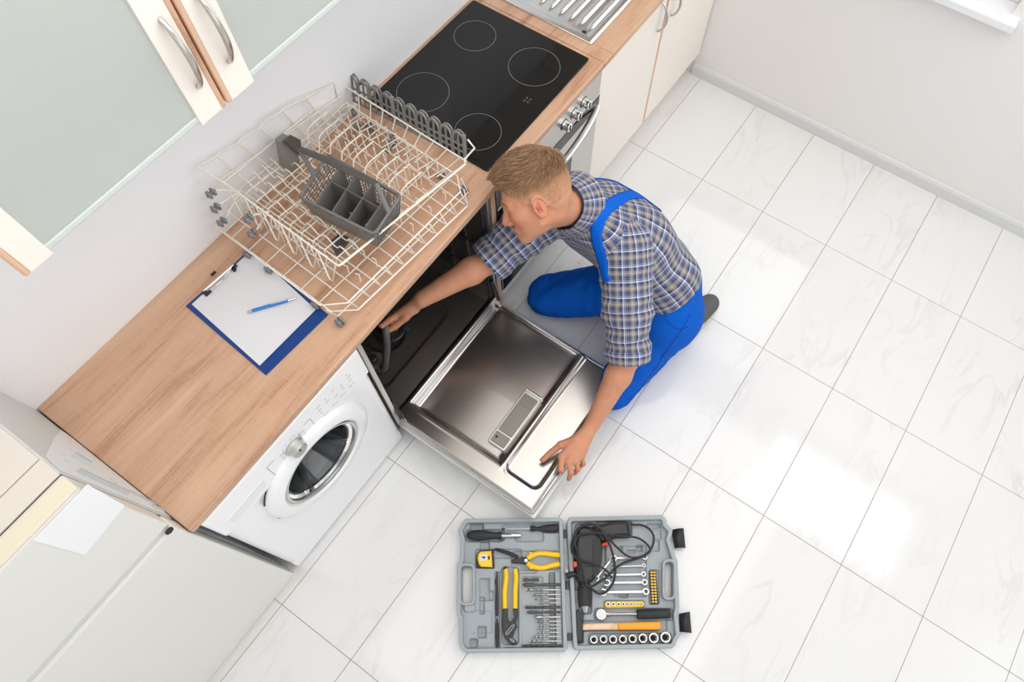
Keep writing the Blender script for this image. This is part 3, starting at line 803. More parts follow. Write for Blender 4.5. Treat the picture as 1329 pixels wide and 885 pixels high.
# stepped rear wall
stp = [(256, 216), (281, 203), (283, 199), (309, 186), (311, 181), (337, 167), (339, 160), (366, 144), (368, 141), (397, 127)]
RT = [PYp(u, v, .243) for u, v in stp]
lastp = PYp(433, 107, .262)
MB().tube(RT, WR*1.15, 6).build('rear_rim', M['rackwire'], ur)
MB().tube([RT[-1], PYp(401, 150, .24), PYp(410, 186, .236)], WR, 5).build('rear_wire', M['rackwire'], ur)
MB().tube([RT[-1], lastp, PYp(438, 128, .255), bil(UR, 1, 1)], WR*1.15, 6).build('rear_rim', M['rackwire'], ur)
MB().tube([RT[0], bil(UR, 0, .93)], WR*1.15, 6).build('rear_rim', M['rackwire'], ur)
for k, i in enumerate((1, 3, 5, 7, 9)):
    s = (k+.4)/5.6
    MB().tube([RT[i], RT[i]*.5+bil(UB, s, 1)*.5+np.array([.002, .012, 0]), bil(UB, s, 1), bil(UB, s, .85)], WR, 5).build('rear_wire', M['rackwire'], ur)
lowr = [RT[0]*.45 + bil(UB, 0, 1)*.55, bil(UB, 1, 1)*.55 + RT[-1]*.0 + lastp*.45]
MB().tube([lowr[0], lowr[1]], WR, 5).build('rear_rail', M['rackwire'], ur)
MB().tube([bil(UR, 0, .97)+[0, .0, .0], bil(UR, 1, 1)], WR, 5).build('rear_rail', M['rackwire'], ur)
# side V-shaped wires on the left, two crossing layers
for ly in (0, 1):
    for k in range(6):
        t0 = .02 + .155*k + ly*.077
        if t0 + .155 > 1.0: continue
        a = bil(UR, 0, t0); b_ = bil(UR, 0, t0+.150)
        low = bil(UR, 0, t0+.078) + np.array([-.020+.006*ly, -.012, -.084])
        lw2 = low + np.array([.001, .012, 0])
        MB().tube([a+[.003*ly, 0, 0], low, lw2, b_+[.003*ly, 0, 0]], WR, 5).build('side_wire', M['rackwire'], ur)
for k in range(9):
    t = .05 + .103*k
    MB().tube([bil(UR, 1, t), bil(UB, 1, t), bil(UB, .9, t)], WR, 5).build('side_wire', M['rackwire'], ur)
for k in range(6):
    s = .07 + .172*k
    MB().tube([bil(UR, s, -.008), bil(UR, s, .01)*.45+bil(UB, s, .0)*.55, bil(UB, s, 0), bil(UB, s, .05)], WR, 5).build('front_wire', M['rackwire'], ur)
# base wires, running front to back with cup ridges, and stepped plate wires on the right
for k in range(8):
    s = .06 + .075*k
    pts = []
    for j in range(27):
        t = j/26
        bump = .022 if (j % 4 in (1, 2)) and s < .5 else 0
        pts.append(bil(UB, s, t)+[0, 0, bump])
    MB().tube(pts, WR, 5).build('base_wire', M['rackwire'], ur)
for k in range(9):
    t = .06 + .11*k
    z = .0
    pts = [bil(UB, 0, t), bil(UB, .50, t), bil(UB, .56, t)+[0, 0, .004], bil(UB, .60, t)+[0, .004, .045], bil(UB, .66, t)+[0, .006, .050], bil(UB, .80, t)+[0, .006, .052],
           bil(UB, .84, t)+[0, .002, .012], bil(UB, 1, t)]
    MB().tube(pts, WR, 5).build('plate_wire', M['rackwire'], ur)
for r_i, s in enumerate((.66, .74, .86, .95)):
    for k in range(10):
        t = .08 + .092*k
        b_ = bil(UB, s, t)
        MB().tube([b_, b_+np.array([.002, .004, .060 if r_i < 2 else .05])], WR*.95, 5).build('tine', M['rackwire'], ur)
# grey rollers
for u, v, y in ((274, 251, .205), (280, 270, .205), (288, 288, .205), (322.7, 284, .10), (328, 303, .10)):
    p = PYp(u, v, y); wheel(p, (1, 0, 0), .0125, .024, M['grey_lt'], ur)
    tt_ = .93 if y > .15 else .66
    MB().tube([p, p+np.array([.014, 0, 0]), bil(UR, 0, tt_)*.35+bil(UB, 0, tt_)*.65], WR*1.2, 6).build('wheel_bracket', M['rackwire'], ur)
for u, v in ((459.5, 146), (465, 163.6), (506.5, 173.8), (503, 193)):
    p = PZ(u, v, .912); wheel(p, (1, 0, 0), .0125, .020, M['grey_pl'], ur)
# clip on the rear wall and grey sprayer block beneath the basket
cpt = [PYp(356, 180, .215), PYp(366, 172, .215), PYp(378, 178, .215), PYp(384, 216, .215), PYp(372, 222, .215), PYp(362, 214, .215)]
MB().slab(cpt, (0, -1, 0), .022, .004).build('clip', M['grey_pl'], ur)
MB().slab([p + np.array([.006, -.026, .004]) for p in (cpt[0], cpt[1], cpt[2])] + [cpt[3]*.5+cpt[2]*.5+np.array([0, -.026, 0])], (0, -1, 0), .008, .002).build('clip_knob', M['grey_dk'], ur)
q = [PZ(428, 314, .90), PZ(441, 303, .90), PZ(453, 308, .90), PZ(449, 316, .90), PZ(436, 331, .90)]
MB().prism([(p[0], p[1]) for p in q], .888, .905, .003).build('spray_block', M['grey_dk'], ur)
# folding cup shelf: eleven arched lattice segments standing along the right side
A = PXp(439, 121, -1.118); B = PXp(604, 208, -1.118)
A2 = PXp(434, 87, -1.098); B2 = PXp(602, 176, -1.098)
NSEG = 11
for k in range(NSEG):
    s0, s1 = k/NSEG, (k+1)/NSEG
    def cp(s, h):
        lo = A*(1-s)+B*s; hi = A2*(1-s)+B2*s
        return lo*(1-h)+hi*h
    sg = MB()
    w_ = s1-s0
    for f in (.06, .5, .94):
        sg.tube([cp(s0+w_*f, 0), cp(s0+w_*f, .74 if f != .5 else .96)], .0034, 6)
    for h in (.03, .30, .55):
        sg.tube([cp(s0+w_*.0, h), cp(s1, h)], .0034, 6)
    arc = [cp(s0+w_*(.5-.44*math.cos(a)), .72+.28*math.sin(a)) for a in np.linspace(0, PI, 9)]
    sg.tube(arc, .0038, 6)
    off = np.array([.010, 0, .0])
    sg.tube([p+off for p in arc], .003, 6)
    sg.tube([cp(s0+w_*.5, .96), cp(s0+w_*.5, .96)+off], .003, 6)
    sg.build('cup_shelf_segment', M['grey_pl'], ur)
for s in (.0, .27, .46, 1.0):
    MB().tube([A*(1-s)+B*s, (A2*(1-s)+B2*s)*1.02-.02*(A*(1-s)+B*s)], .0065, 8).build('cup_shelf_post', M['grey_pl'], ur)

# ------------------------------------------------------------------ cutlery basket
ZK = 1.062
cb = thing('cutlery_basket', 'grey plastic cutlery basket with carry handle sitting in the upper rack', 'cutlery basket', (-1.46, -.06, .99))
kA, kB, kC, kD = PZ(389, 256, ZK), PZ(486, 304, ZK), PZ(520, 254, ZK), PZ(425, 200, ZK)
def kq(s, t, h):     # s along A->B, t across A->D, h 0 rim .. 1 bottom
    c = (kA+kB+kC+kD)/4
    p = (kA*(1-s)+kB*s)*(1-t) + (kD*(1-s)+kC*s)*t
    p = c + (p-c)*(1-.14*h)
    return p + np.array([0.0, 0.0, -.088*h])
def lattice(fn, nu, nv, rad, name, m, parent):
    o = MB()
    for i in range(nu+1): o.tube([fn(i/nu, v) for v in np.linspace(0, 1, 3)], rad, 4)
    for j in range(nv+1): o.tube([fn(u, j/nv) for u in np.linspace(0, 1, 3)], rad, 4)
    return o.build(name, m, parent)
def wallq(p00, p10, p11, p01, t, name, m, parent):
    nrm = np.cross(p10-p00, p01-p00)
    return MB().slab([p00, p10, p11, p01], nrm, t, .0006).build(name, m, parent)
rimp = []
for s, t in ((.03, 0), (.97, 0), (1, .06), (1.0, .94), (.97, 1), (.03, 1), (0, .94), (-.0, .06)):
    rimp.append(kq(s, t, 0))
MB().tube(rimp, .0042, 8, closed=True).build('rim', M['basket'], cb)
lattice(lambda u, v: kq(0, u, v*.92), 9, 8, .0013, 'end_lattice', M['basket'], cb)
lattice(lambda u, v: kq(1, u, v*.92), 9, 8, .0013, 'end_lattice', M['basket'], cb)
lattice(lambda u, v: kq(u, 1, v*.92), 22, 8, .0013, 'back_lattice', M['basket'], cb)
lattice(lambda u, v: kq(.02+.96*u, 0, .06+v*.16), 14, 1, .0016, 'slot_row', M['basket'], cb)
wallq(kq(0, 0, .24), kq(1, 0, .24), kq(1, 0, 1), kq(0, 0, 1), .003, 'front_wall', M['basket'], cb)
wallq(kq(0, 0, .0), kq(1, 0, .0), kq(1, 0, .07), kq(0, 0, .07), .003, 'front_band', M['basket'], cb)
wallq(kq(0, 0, 1), kq(1, 0, 1), kq(1, 1, 1), kq(0, 1, 1), .003, 'bottom', M['grey_dk'], cb)
wallq(kq(.20, .56, .04), kq(.86, .56, .04), kq(.86, .56, 1), kq(.20, .56, 1), .0025, 'long_divider', M['basket'], cb)
for s in (.20, .42, .64, .86):
    wallq(kq(s, 0.01, .04), kq(s, .97, .04), kq(s, .97, 1), kq(s, 0.01, 1), .0025, 'divider', M['basket'], cb)
h0 = (kA*.5+kD*.5); h1 = (kB*.45+kC*.55)
t0 = PZ(389, 193, 1.128); t1 = PZ(488, 238, 1.128)
MB().tube([t0, t0*.66+t1*.34+np.array([0, 0, .004]), t0*.33+t1*.67+np.array([0, 0, .003]), t1], [.0070, .0085, .0085, .0070], 10, flat=(.38, 1.3)).build('handle', M['grey_dk'], cb)
for a, b_ in ((t0, h0), (t1, h1)):
    MB().tube([a, b_], .0060, 8, flat=(.5, 1.2)).build('handle_leg', M['basket'], cb)

# ------------------------------------------------------------------ clipboard and pen
bd = [PZ(242, 396, ZT+.003), PZ(322, 326, ZT+.003), PZ(427, 407, ZT+.003), PZ(344, 488, ZT+.003)]
e1 = ((bd[1]-bd[0])+(bd[2]-bd[3]))/2; e2 = ((bd[3]-bd[0])+(bd[2]-bd[1]))/2
o0 = (bd[0]+bd[1]+bd[2]+bd[3])/4
def cl(a, b_, z=0.0):
    p = o0 + e1*(a-.5) + e2*(b_-.5); return np.array([p[0], p[1], ZT+z])
cbd = thing('clipboard', 'blue clipboard with metal clip lying on the oak worktop', 'clipboard', (o0[0], o0[1], ZT))
MB().prism([cl(0, 0), cl(1, 0), cl(1, 1), cl(0, 1)], ZT+.0004, ZT+.0034, .0008).build('board', M['blue_board'], cbd)
ppr = tag(MB().prism([cl(.06, .03), cl(1.02, .02), cl(.95, .885), cl(.035, .90)], ZT+.0035, ZT+.0047).build('paper_sheet', M['paper']),
          'blank white paper held by the clip of the blue clipboard', 'paper')
def zc(p, z): return np.array([p[0], p[1], ZT+z])
c0, c1 = PZ(264, 378, ZT+.008), PZ(303, 344, ZT+.008)
MB().tube([c0, c1], .0035, 8).build('clip_bar', M['steel_bright'], cbd)
dirn = (c1-c0)/np.linalg.norm(c1-c0); pr_ = np.array([dirn[1], -dirn[0], 0])
cw = smooth_path([c0+pr_*.002, c0+dirn*.02+pr_*.012, c0+dirn*.05+pr_*.016+[0, 0, .004], c1-dirn*.04+pr_*.010, c1+pr_*.002], 6)
MB().tube(cw, .0014, 6).build('clip_wire', M['steel_bright'], cbd)
MB().slab([c0+dirn*.02-pr_*.002, c1-dirn*.02-pr_*.002, c1-dirn*.02+pr_*.008-[0, 0, .004], c0+dirn*.02+pr_*.008-[0, 0, .004]], (0, 0, 1), .001).build('clip_plate', M['steel_bright'], cbd)
for c in (c0, c1):
    s = 1 if c is c0 else -1
    q = [c-dirn*.006, c+dirn*.006, c+dirn*.006+pr_*.010, c+dirn*s*.014+pr_*.010, c+dirn*s*.014+pr_*.018, c-dirn*.006+pr_*.018]
    MB().prism([(p[0], p[1]) for p in q], ZT+.005, ZT+.0105, .0008).build('clip_foot', M['black'], cbd)
hk = PZ(277, 355, ZT+.004)
MB().prism([(hk[0]-.008, hk[1]-.0035), (hk[0]+.008, hk[1]-.0035), (hk[0]+.008, hk[1]+.0035), (hk[0]-.008, hk[1]+.0035)], ZT+.0035, ZT+.007, .001).build('hanging_hook', M['black'], cbd)
n0, n1 = PZ(321, 405, ZT+.0095), PZ(384, 387, ZT+.0095)
dv = (n1-n0)/np.linalg.norm(n1-n0); ln = np.linalg.norm(n1-n0)
pen = thing('pen', 'shiny blue ballpoint pen lying across the blank paper', 'pen', (n0[0], n0[1], ZT+.0048))
MB().lathe([(.0042, ln*.10), (.0047, ln*.12), (.0047, ln*.80), (.0042, ln*.84)], n0, dv, 16).build('barrel', M['blue_pen'], pen, autosmooth=True)
MB().lathe([(.0028, 0), (.0040, ln*.02), (.0046, ln*.10)], n0, dv, 16).build('tip', M['chrome'], pen, autosmooth=True)
MB().lathe([(.0040, ln*.84), (.0024, ln*.86), (.0022, ln*.99), (.0015, ln)], n0, dv, 14).build('push_button', M['chrome'], pen, autosmooth=True)
up_ = np.array([0, 0, 1.0])
MB().tube([n0+dv*ln*.82+up_*.005, n0+dv*ln*.80+up_*.0075, n0+dv*ln*.5+up_*.0062], .0013, 6, flat=(.5, 1.2)).build('pocket_clip', M['chrome'], pen)
# ------------------------------------------------------------------ open tool case on the floor
def T1(x, y): return 580 + x/4.024, 650 + y/4.024
def T2(x, y): return 590 + x/4.658, 660 + y/4.658
def T3(x, y): return 730 + x/4.659, 660 + y/4.659
ZRIM = .050; ZIN = .030
PXM = 1/372.0                      # one photo pixel on the case, in metres
def t_at(T, x, y, z):
    u, v = T(x, y); return PZ(u, v, z)
O_T = PZ(736.5, 672, ZRIM)
E1 = PZ(868, 668, ZRIM) - PZ(600, 674, ZRIM); E1 /= np.linalg.norm(E1)
E2 = np.array([E1[1], -E1[0], 0.0])
case = thing('toolbox', 'open grey plastic tool case lying flat on the white floor tiles', 'toolbox', (O_T[0], O_T[1], 0))

def outline(T, pts, z): return [t_at(T, x, y, z) for x, y in pts]
OUT_L = [(98, 92), (590, 86), (606, 96), (630, 770), (616, 786), (95, 792), (72, 770), (62, 740), (62, 610), (50, 595), (52, 330), (66, 310), (72, 200), (58, 155), (82, 108)]
OUT_R = [(640, 84), (1125, 72), (1145, 90), (1150, 118), (1180, 150), (1178, 170), (1168, 200), (1196, 290), (1206, 310), (1216, 560), (1208, 590), (1216, 680), (1226, 690), (1200, 735), (1196, 752), (1180, 768), (676, 778), (660, 762), (626, 110)]
def shrink(poly, d):
    """inset a px polygon by d"""
    n = len(poly); out = []
    A = sum(poly[i-1][0]*poly[i][1]-poly[i][0]*poly[i-1][1] for i in range(n)); s = 1 if A > 0 else -1
    for i in range(n):
        p0, p1, p2 = [np.array(poly[j % n], float) for j in (i-1, i, i+1)]
        a = p1-p0; b_ = p2-p1; a /= np.linalg.norm(a); b_ /= np.linalg.norm(b_)
        na = np.array([-a[1], a[0]])*s; nb = np.array([-b_[1], b_[0]])*s
        m = na+nb; m /= np.linalg.norm(m); k = d/max(.5, m@na)
        out.append(tuple(p1+m*k))
    return out
def ring_wall(T, outer, inner, z0, z1, name, m, parent):
    o = MB(); n = len(outer)
    A = outline(T, outer, z1); Bq = outline(T, inner, z1)
    Am = [a*.86+b_*.14 for a, b_ in zip(A, Bq)]; Bm = [a*.14+b_*.86 for a, b_ in zip(A, Bq)]
    rows = [[(p[0], p[1], z0) for p in A], [(p[0], p[1], z1-.005) for p in A], [(p[0], p[1], z1-.0005) for p in Am], [(p[0], p[1], z1-.0005) for p in Bm], [(p[0], p[1], z1-.004) for p in Bq], [(p[0], p[1], z0) for p in Bq]]
    vv = [p for r in rows for p in r]; ff = []
    for i in range(len(rows)-1):
        for k in range(n):
            ff.append((i*n+k, i*n+(k+1) % n, (i+1)*n+(k+1) % n, (i+1)*n+k))
    o.add(vv, ff, False)
    return o.build(name, m, parent)
def in_poly(X, Y, poly):
    c = np.zeros(X.shape, bool); n = len(poly)
    for i in range(n):
        x1, y1 = poly[i]; x2, y2 = poly[i-1]
        t = ((y1 > Y) != (y2 > Y)) & (X < (x2-x1)*(Y-y1)/((y2-y1) if y2 != y1 else 1e-9)+x1)
        c ^= t
    return c
def insert(T, inner, pits, holes, name, parent, step=3.4):
    xs = [p[0] for p in inner]; ys = [p[1] for p in inner]
    gx = np.arange(min(xs), max(xs)+step, step); gy = np.arange(min(ys), max(ys)+step, step)
    X, Y = np.meshgrid(gx, gy, indexing='ij')
    H = np.full(X.shape, ZIN)
    for (x0, x1, y0, y1, r, dep) in pits:
        d = rrect_d(X, Y, x0, x1, y0, y1, r)
        H = H + (dep)*sst(3.5, -3.5, d)
    keep = in_poly(X, Y, inner)
    for (x0, x1, y0, y1, r) in holes:
        keep &= rrect_d(X, Y, x0, x1, y0, y1, r) > 0
    a = CAM_R
    vv = []
    for i in range(X.shape[0]):
        for j in range(X.shape[1]):
            p = t_at(T, X[i, j], Y[i, j], ZIN); vv.append((p[0], p[1], max(.006, H[i, j])))
    ny_ = X.shape[1]; ff = []
    for i in range(X.shape[0]-1):
        for j in range(ny_-1):
            if keep[i, j] and keep[i+1, j] and keep[i, j+1] and keep[i+1, j+1]:
                ff.append((i*ny_+j, i*ny_+j+1, (i+1)*ny_+j+1, (i+1)*ny_+j))
    return MB().add(vv, ff, True).build(name, M['case'], parent)
def hole_rim(T, x0, x1, y0, y1, r, name, parent):
    pts = [t_at(T, x, y, ZRIM-.003) for x, y in rounded(x0, x1, y0, y1, r, 5)]
    o = MB(); n = len(pts)
    out = [t_at(T, x, y, ZRIM-.003) for x, y in rounded(x0-16, x1+16, y0-16, y1+16, r+14, 5)]
    rows = [[(p[0], p[1], .002) for p in out], [(p[0], p[1], ZRIM-.004) for p in out], [(p[0], p[1], ZRIM-.001) for p in [a*.8+b_*.2 for a, b_ in zip(out, pts)]], [(p[0], p[1], ZRIM-.001) for p in [a*.2+b_*.8 for a, b_ in zip(out, pts)]], [(p[0], p[1], ZRIM-.005) for p in pts], [(p[0], p[1], .002) for p in pts]]
    vv = [p for rr in rows for p in rr]
    o.add(vv, [(i*n+k, i*n+(k+1) % n, (i+1)*n+(k+1) % n, (i+1)*n+k) for i in range(len(rows)-1) for k in range(n)], False)
    return o.build(name, M['case'], parent)

IN_L = shrink(OUT_L, 22); IN_R = shrink(OUT_R, 24)
# hole of the left carry handle in T1 px
pits_L = [(122, 190, 118, 165, 8, -.018), (95, 300, 150, 212, 20, -.012), (175, 222, 200, 262, 6, -.014), (285, 590, 122, 165, 12, -.008), (355, 505, 165, 212, 14, -.010),
          (150, 245, 252, 350, 8, -.010), (245, 390, 252, 300, 8, -.008), (335, 592, 262, 360, 24, -.008), (170, 222, 405, 520, 6, -.016), (120, 235, 575, 690, 14, -.004), (160, 204, 655, 715, 5, -.018),
          (120, 160, 720, 765, 12, -.018), (170, 195, 500, 590, 8, -.012), (90, 150, 540, 580, 16, .010), (252, 276, 370, 765, 6, -.010), (285, 375, 345, 750, 20, -.010), (380, 470, 345, 378, 10, -.006),
          (390, 500, 395, 770, 8, -.005), (540, 600, 375, 770, 4, -.016), (222, 244, 470, 520, 6, -.012)]
pits_R = [(668, 830, 120, 470, 26, -.014), (780, 965, 100, 190, 20, -.012), (690, 755, 440, 590, 14, -.014), (1042, 1115, 118, 142, 4, -.016), (1060, 1120, 150, 200, 6, -.010), (1075, 1110, 205, 262, 6, -.012),
          (870, 1040, 235, 500, 8, -.007), (905, 918, 235, 262, 3, -.014), (990, 1022, 232, 262, 4, -.014), (940, 985, 255, 270, 6, -.010), (900, 945, 470, 505, 6, -.012), (770, 1180, 562, 624, 14, -.010), (668, 712, 575, 742, 8, -.014), (712, 1150, 625, 680, 8, -.010),
          (740, 1170, 690, 755, 16, -.010), (820, 1030, 520, 560, 10, -.008), (1056, 1108, 362, 540, 6, -.008)]
ring_wall(T1, OUT_L, shrink(OUT_L, 22), 0.001, ZRIM, 'left_shell', M['case'], case)
ring_wall(T1, OUT_R, shrink(OUT_R, 24), 0.001, ZRIM, 'right_shell', M['case'], case)
# raised blocks beside the carry handles
insert(T1, IN_L, pits_L, [(76, 132, 338, 532, 14)], 'left_insert', case)
insert(T1, IN_R, pits_R, [(1140, 1183, 318, 502, 14)], 'right_insert', case)
hole_rim(T1, 76, 132, 340, 530, 16, 'carry_handle', case)
hole_rim(T1, 1140, 1182, 318, 502, 16, 'carry_handle', case)
# inner ledge lines moulded round the two trays
MB().tube([t_at(T1, x, y, ZRIM-.004) for x, y in shrink(OUT_L, 9)], .0012, 4, closed=True).build('seal_groove', M['case_d'], case)
MB().tube([t_at(T1, x, y, ZRIM-.004) for x, y in shrink(OUT_R, 9)], .0012, 4, closed=True).build('seal_groove', M['case_d'], case)
for (x0, y0, x1, y1) in ((612, 150, 626, 190), (622, 420, 640, 460), (634, 690, 650, 730)):
    a = t_at(T1, (x0+x1)/2, y0, .012); b_ = t_at(T1, (x0+x1)/2, y1, .012)
    MB().tube([a, b_], .008, 10).build('hinge', M['case_d'], case)
for q in ([(1172, 152), (1236, 143), (1246, 246), (1190, 248)], [(1212, 590), (1268, 578), (1278, 690), (1216, 684)]):
    pp = [t_at(T1, x, y, .02) for x, y in q]
    o = MB()
    nseg = 8
    for z0, dz in ((.022, .004),):
        vv = []
        for i in range(nseg+1):
            s = i/nseg; hgt = z0 + .012*math.sin(PI*s)
            a = pp[0]*(1-s)+pp[1]*s; c = pp[3]*(1-s)+pp[2]*s
            vv += [(a[0], a[1], hgt), (c[0], c[1], hgt), (a[0], a[1], hgt-dz), (c[0], c[1], hgt-dz)]
        ff = []
        for i in range(nseg):
            k = i*4
            ff += [(k, k+1, k+5, k+4), (k+2, k+6, k+7, k+3), (k, k+4, k+6, k+2), (k+1, k+3, k+7, k+5)]
        ff += [(0, 2, 3, 1), (nseg*4, nseg*4+1, nseg*4+3, nseg*4+2)]
        o.add(vv, ff, True)
    o.build('latch', M['black'], case)
# dark strip that grips the drill bits
bs = outline(T2, [(565, 385), (602, 383), (612, 838), (572, 840)], .03)
MB().prism(bs, .016, .030, .002).build('bit_holder', M['case_d'], case)
bs = outline(T2, [(606, 383), (640, 381), (652, 836), (616, 838)], .03)
MB().prism(bs, .016, .034, .002).build('bit_holder', M['case'], case)

def tt(name, label, cat, T, x, y, z=.02, group=None):
    return thing(name, label, cat, t_at(T, x, y, z), group)
def tp(T, pts, z): return [t_at(T, x, y, (z if not hasattr(z, '__len__') else z[i])) for i, (x, y) in enumerate(pts)]
def pris(T, pts, z0, z1, b, name, m, parent): return MB().prism(outline(T, pts, z1), z0, z1, b).build(name, m, parent)
def tub(T, pts, z, rpx, name, m, parent, n=10, flat=None, sm=0):
    """rpx in zoom units of T"""
    P = tp(T, pts, z)
    k = PXM/4.66
    if sm: P = smooth_path(P, sm)
    rr = [r*k for r in rpx] if hasattr(rpx, '__len__') else rpx*k
    if sm and hasattr(rpx, '__len__'):
        q = np.linspace(0, len(rpx)-1, len(P)); rr = list(np.interp(q, range(len(rpx)), rr))
    return MB().tube(P, rr, n, flat=flat).build(name, m, parent, autosmooth=True)

# --- left tray
t = tt('screwdriver', 'stubby black screwdriver with thick handle and short chrome socket end', 'screwdriver', T2, 170, 160)
tub(T2, [(74, 160), (84, 160), (110, 161), (150, 162), (190, 162), (235, 163), (262, 164)], .036, [10, 22, 30, 34, 30, 22, 20], 'handle', M['black_soft'], t, 14, sm=4)
tub(T2, [(262, 164), (285, 164)], .036, [26, 24], 'collar', M['black'], t, 14)
tub(T2, [(285, 164), (344, 164)], .036, 15, 'chrome_shank', M['tool'], t, 14)
tub(T2, [(344, 163), (356, 163), (400, 163)], .036, [17, 13, 12], 'socket_end', M['tool'], t, 6)
t = tt('screwdriver', 'slim black screwdriver at the top of the left tray', 'screwdriver', T2, 540, 122)
tub(T2, [(458, 121), (466, 121), (482, 121), (500, 122), (560, 121), (610, 119), (630, 119)], .036, [14, 20, 17, 13, 23, 26, 16], 'handle', M['black_soft'], t, 12, sm=4)
tub(T2, [(302, 123), (460, 121)], .036, 4, 'blade', M['tool'], t, 8)
tub(T2, [(284, 124), (304, 123)], .036, [6, 5], 'tip', M['black'], t, 8)

t = tt('tape_measure', 'small yellow tape measure with white label in the left tray', 'tape measure', T2, 185, 305)
pris(T2, [(132, 300), (138, 268), (150, 254), (232, 250), (240, 345), (238, 360), (140, 358), (134, 344)], .012, .038, .003, 'case_back', M['black'], t)
pris(T2, [(137, 300), (142, 272), (156, 258), (222, 254), (228, 354), (160, 350), (146, 336)], .038, .047, .004, 'case_front', M['yellow'], t)
pris(T2, [(152, 278), (196, 276), (198, 312), (153, 314)], .0468, .0476, 0, 'label', M['paper'], t)
pris(T2, [(202, 286), (213, 286), (213, 308), (202, 308)], .0468, .0482, .0005, 'lock_button', M['black'], t)
glyph = [(164, 291), (184, 288), (187, 296), (178, 304), (170, 302), (176, 297), (164, 298)]
pris(T2, glyph, .0476, .0478, 0, 'label_print', M['black'], t)
t = tt('punch', 'short black metal punch lying between the tape measure and cutters', 'punch', T2, 320, 272)
tub(T2, [(226, 254), (250, 246), (262, 249), (330, 270), (385, 294)], .036, [4, 7, 10, 12, 11], 'shaft', M['black'], t, 10)
t = tt('diagonal_cutters', 'small diagonal cutters with yellow grips and black jaws', 'pliers', T2, 470, 310)
pris(T2, [(342, 318), (352, 306), (390, 296), (425, 290), (445, 300), (452, 316), (446, 334), (425, 336), (385, 330), (352, 328)], .028, .038, .002, 'jaws', M['black'], t)
MB().lathe([(.006, 0), (.006, .003)], t_at(T2, 432, 314, .038), (0, 0, 1), 16).build('pivot', M['tool'], t)
tub(T2, [(440, 300), (462, 286), (500, 272), (545, 270), (590, 276), (636, 280)], .036, [14, 17, 15, 15, 16, 17], 'grip', M['yellow'], t, 10, flat=(.8, 1), sm=4)
tub(T2, [(440, 328), (462, 344), (500, 356), (545, 355), (590, 342), (636, 334)], .036, [14, 17, 15, 15, 16, 17], 'grip', M['yellow'], t, 10, flat=(.8, 1), sm=4)
pris(T2, [(452, 262), (466, 260), (474, 282), (456, 286)], .030, .042, .002, 'guard', M['yellow'], t)
pris(T2, [(454, 364), (468, 366), (474, 344), (458, 340)], .030, .042, .002, 'guard', M['yellow'], t)
t = tt('water_pump_pliers', 'long water pump pliers with yellow grips and black slotted head', 'pliers', T2, 335, 600)
tub(T2, [(308, 362), (312, 420), (303, 500), (304, 604)], .038, [14, 15, 15, 14], 'grip', M['yellow'], t, 10, sm=4)
tub(T2, [(367, 365), (372, 420), (367, 500), (366, 604)], .038, [14, 15, 15, 14], 'grip', M['yellow'], t, 10, sm=4)
tub(T2, [(304, 354), (308, 366)], .038, [12, 15], 'grip_cap', M['black'], t, 10)
pris(T2, [(290, 604), (322, 604), (322, 655), (335, 690), (362, 655), (352, 604), (382, 604), (380, 660), (372, 690), (380, 715), (366, 735), (350, 780), (374, 800), (374, 818), (352, 824), (322, 806), (300, 780), (290, 735)], .026, .040, .002, 'head', M['black'], t)
slot = [t_at(T2, x, y, .0405) for x, y in ((312, 752), (350, 704), (358, 712), (322, 758))]
MB().tube(smooth_path(slot, 4, True), .0016, 6, closed=True).build('slot_rim', M['tool'], t)
MB().tube(smooth_path([t_at(T2, x, y, .0405) for x, y in ((334, 786), (352, 794), (362, 806), (344, 800))], 4, True), .0014, 6, closed=True).build('jaw_teeth', M['tool'], t)
t = tt('file', 'thin black needle file lying upright beside the yellow pump pliers', 'file', T2, 258, 520)
tub(T2, [(256, 384), (258, 410), (253, 440), (257, 470), (257, 560), (257, 650)], .034, [4, 6, 9, 7, 9, 8], 'blade', M['black'], t, 8)
t = tt('file', 'short black round file below the thin needle file', 'file', T2, 258, 760)
tub(T2, [(257, 660), (258, 704), (258, 770), (259, 838)], .034, [3, 10, 10, 8], 'blade', M['black'], t, 8)
# row of drill bits, listed from the top
bits = [(430, 415, 510, 9, 'short thick socket bit'), (461, 412, 640, 10, 'dark bit with black shank'), (491, 426, 640, 8, 'bright long twist bit'), (520, 466, 640, 7, 'plain twist bit'),
        (545, 476, 640, 6, 'thin bright twist bit'), (570, 508, 640, 5, 'short thin twist bit'), (597, 420, 640, 9, 'long dark bit'), (627, 437, 640, 8, 'dark stepped bit'),
        (656, 482, 640, 9, 'hook ended bit'), (682, 490, 640, 6, 'thin twist bit'), (704, 500, 640, 5, 'thin grey twist bit'), (724, 500, 640, 5, 'very thin bright bit'), (748, 494, 640, 5, 'slim grey twist bit'),
        (774, 466, 640, 6, 'medium twist bit'), (802, 448, 645, 7, 'bright long twist bit'), (828, 402, 648, 8, 'longest dark bit')]
ordn = ['first', 'second', 'third', 'fourth', 'fifth', 'sixth', 'seventh', 'eighth', 'ninth', 'tenth', 'eleventh', 'twelfth', 'thirteenth', 'fourteenth', 'fifteenth', 'sixteenth']
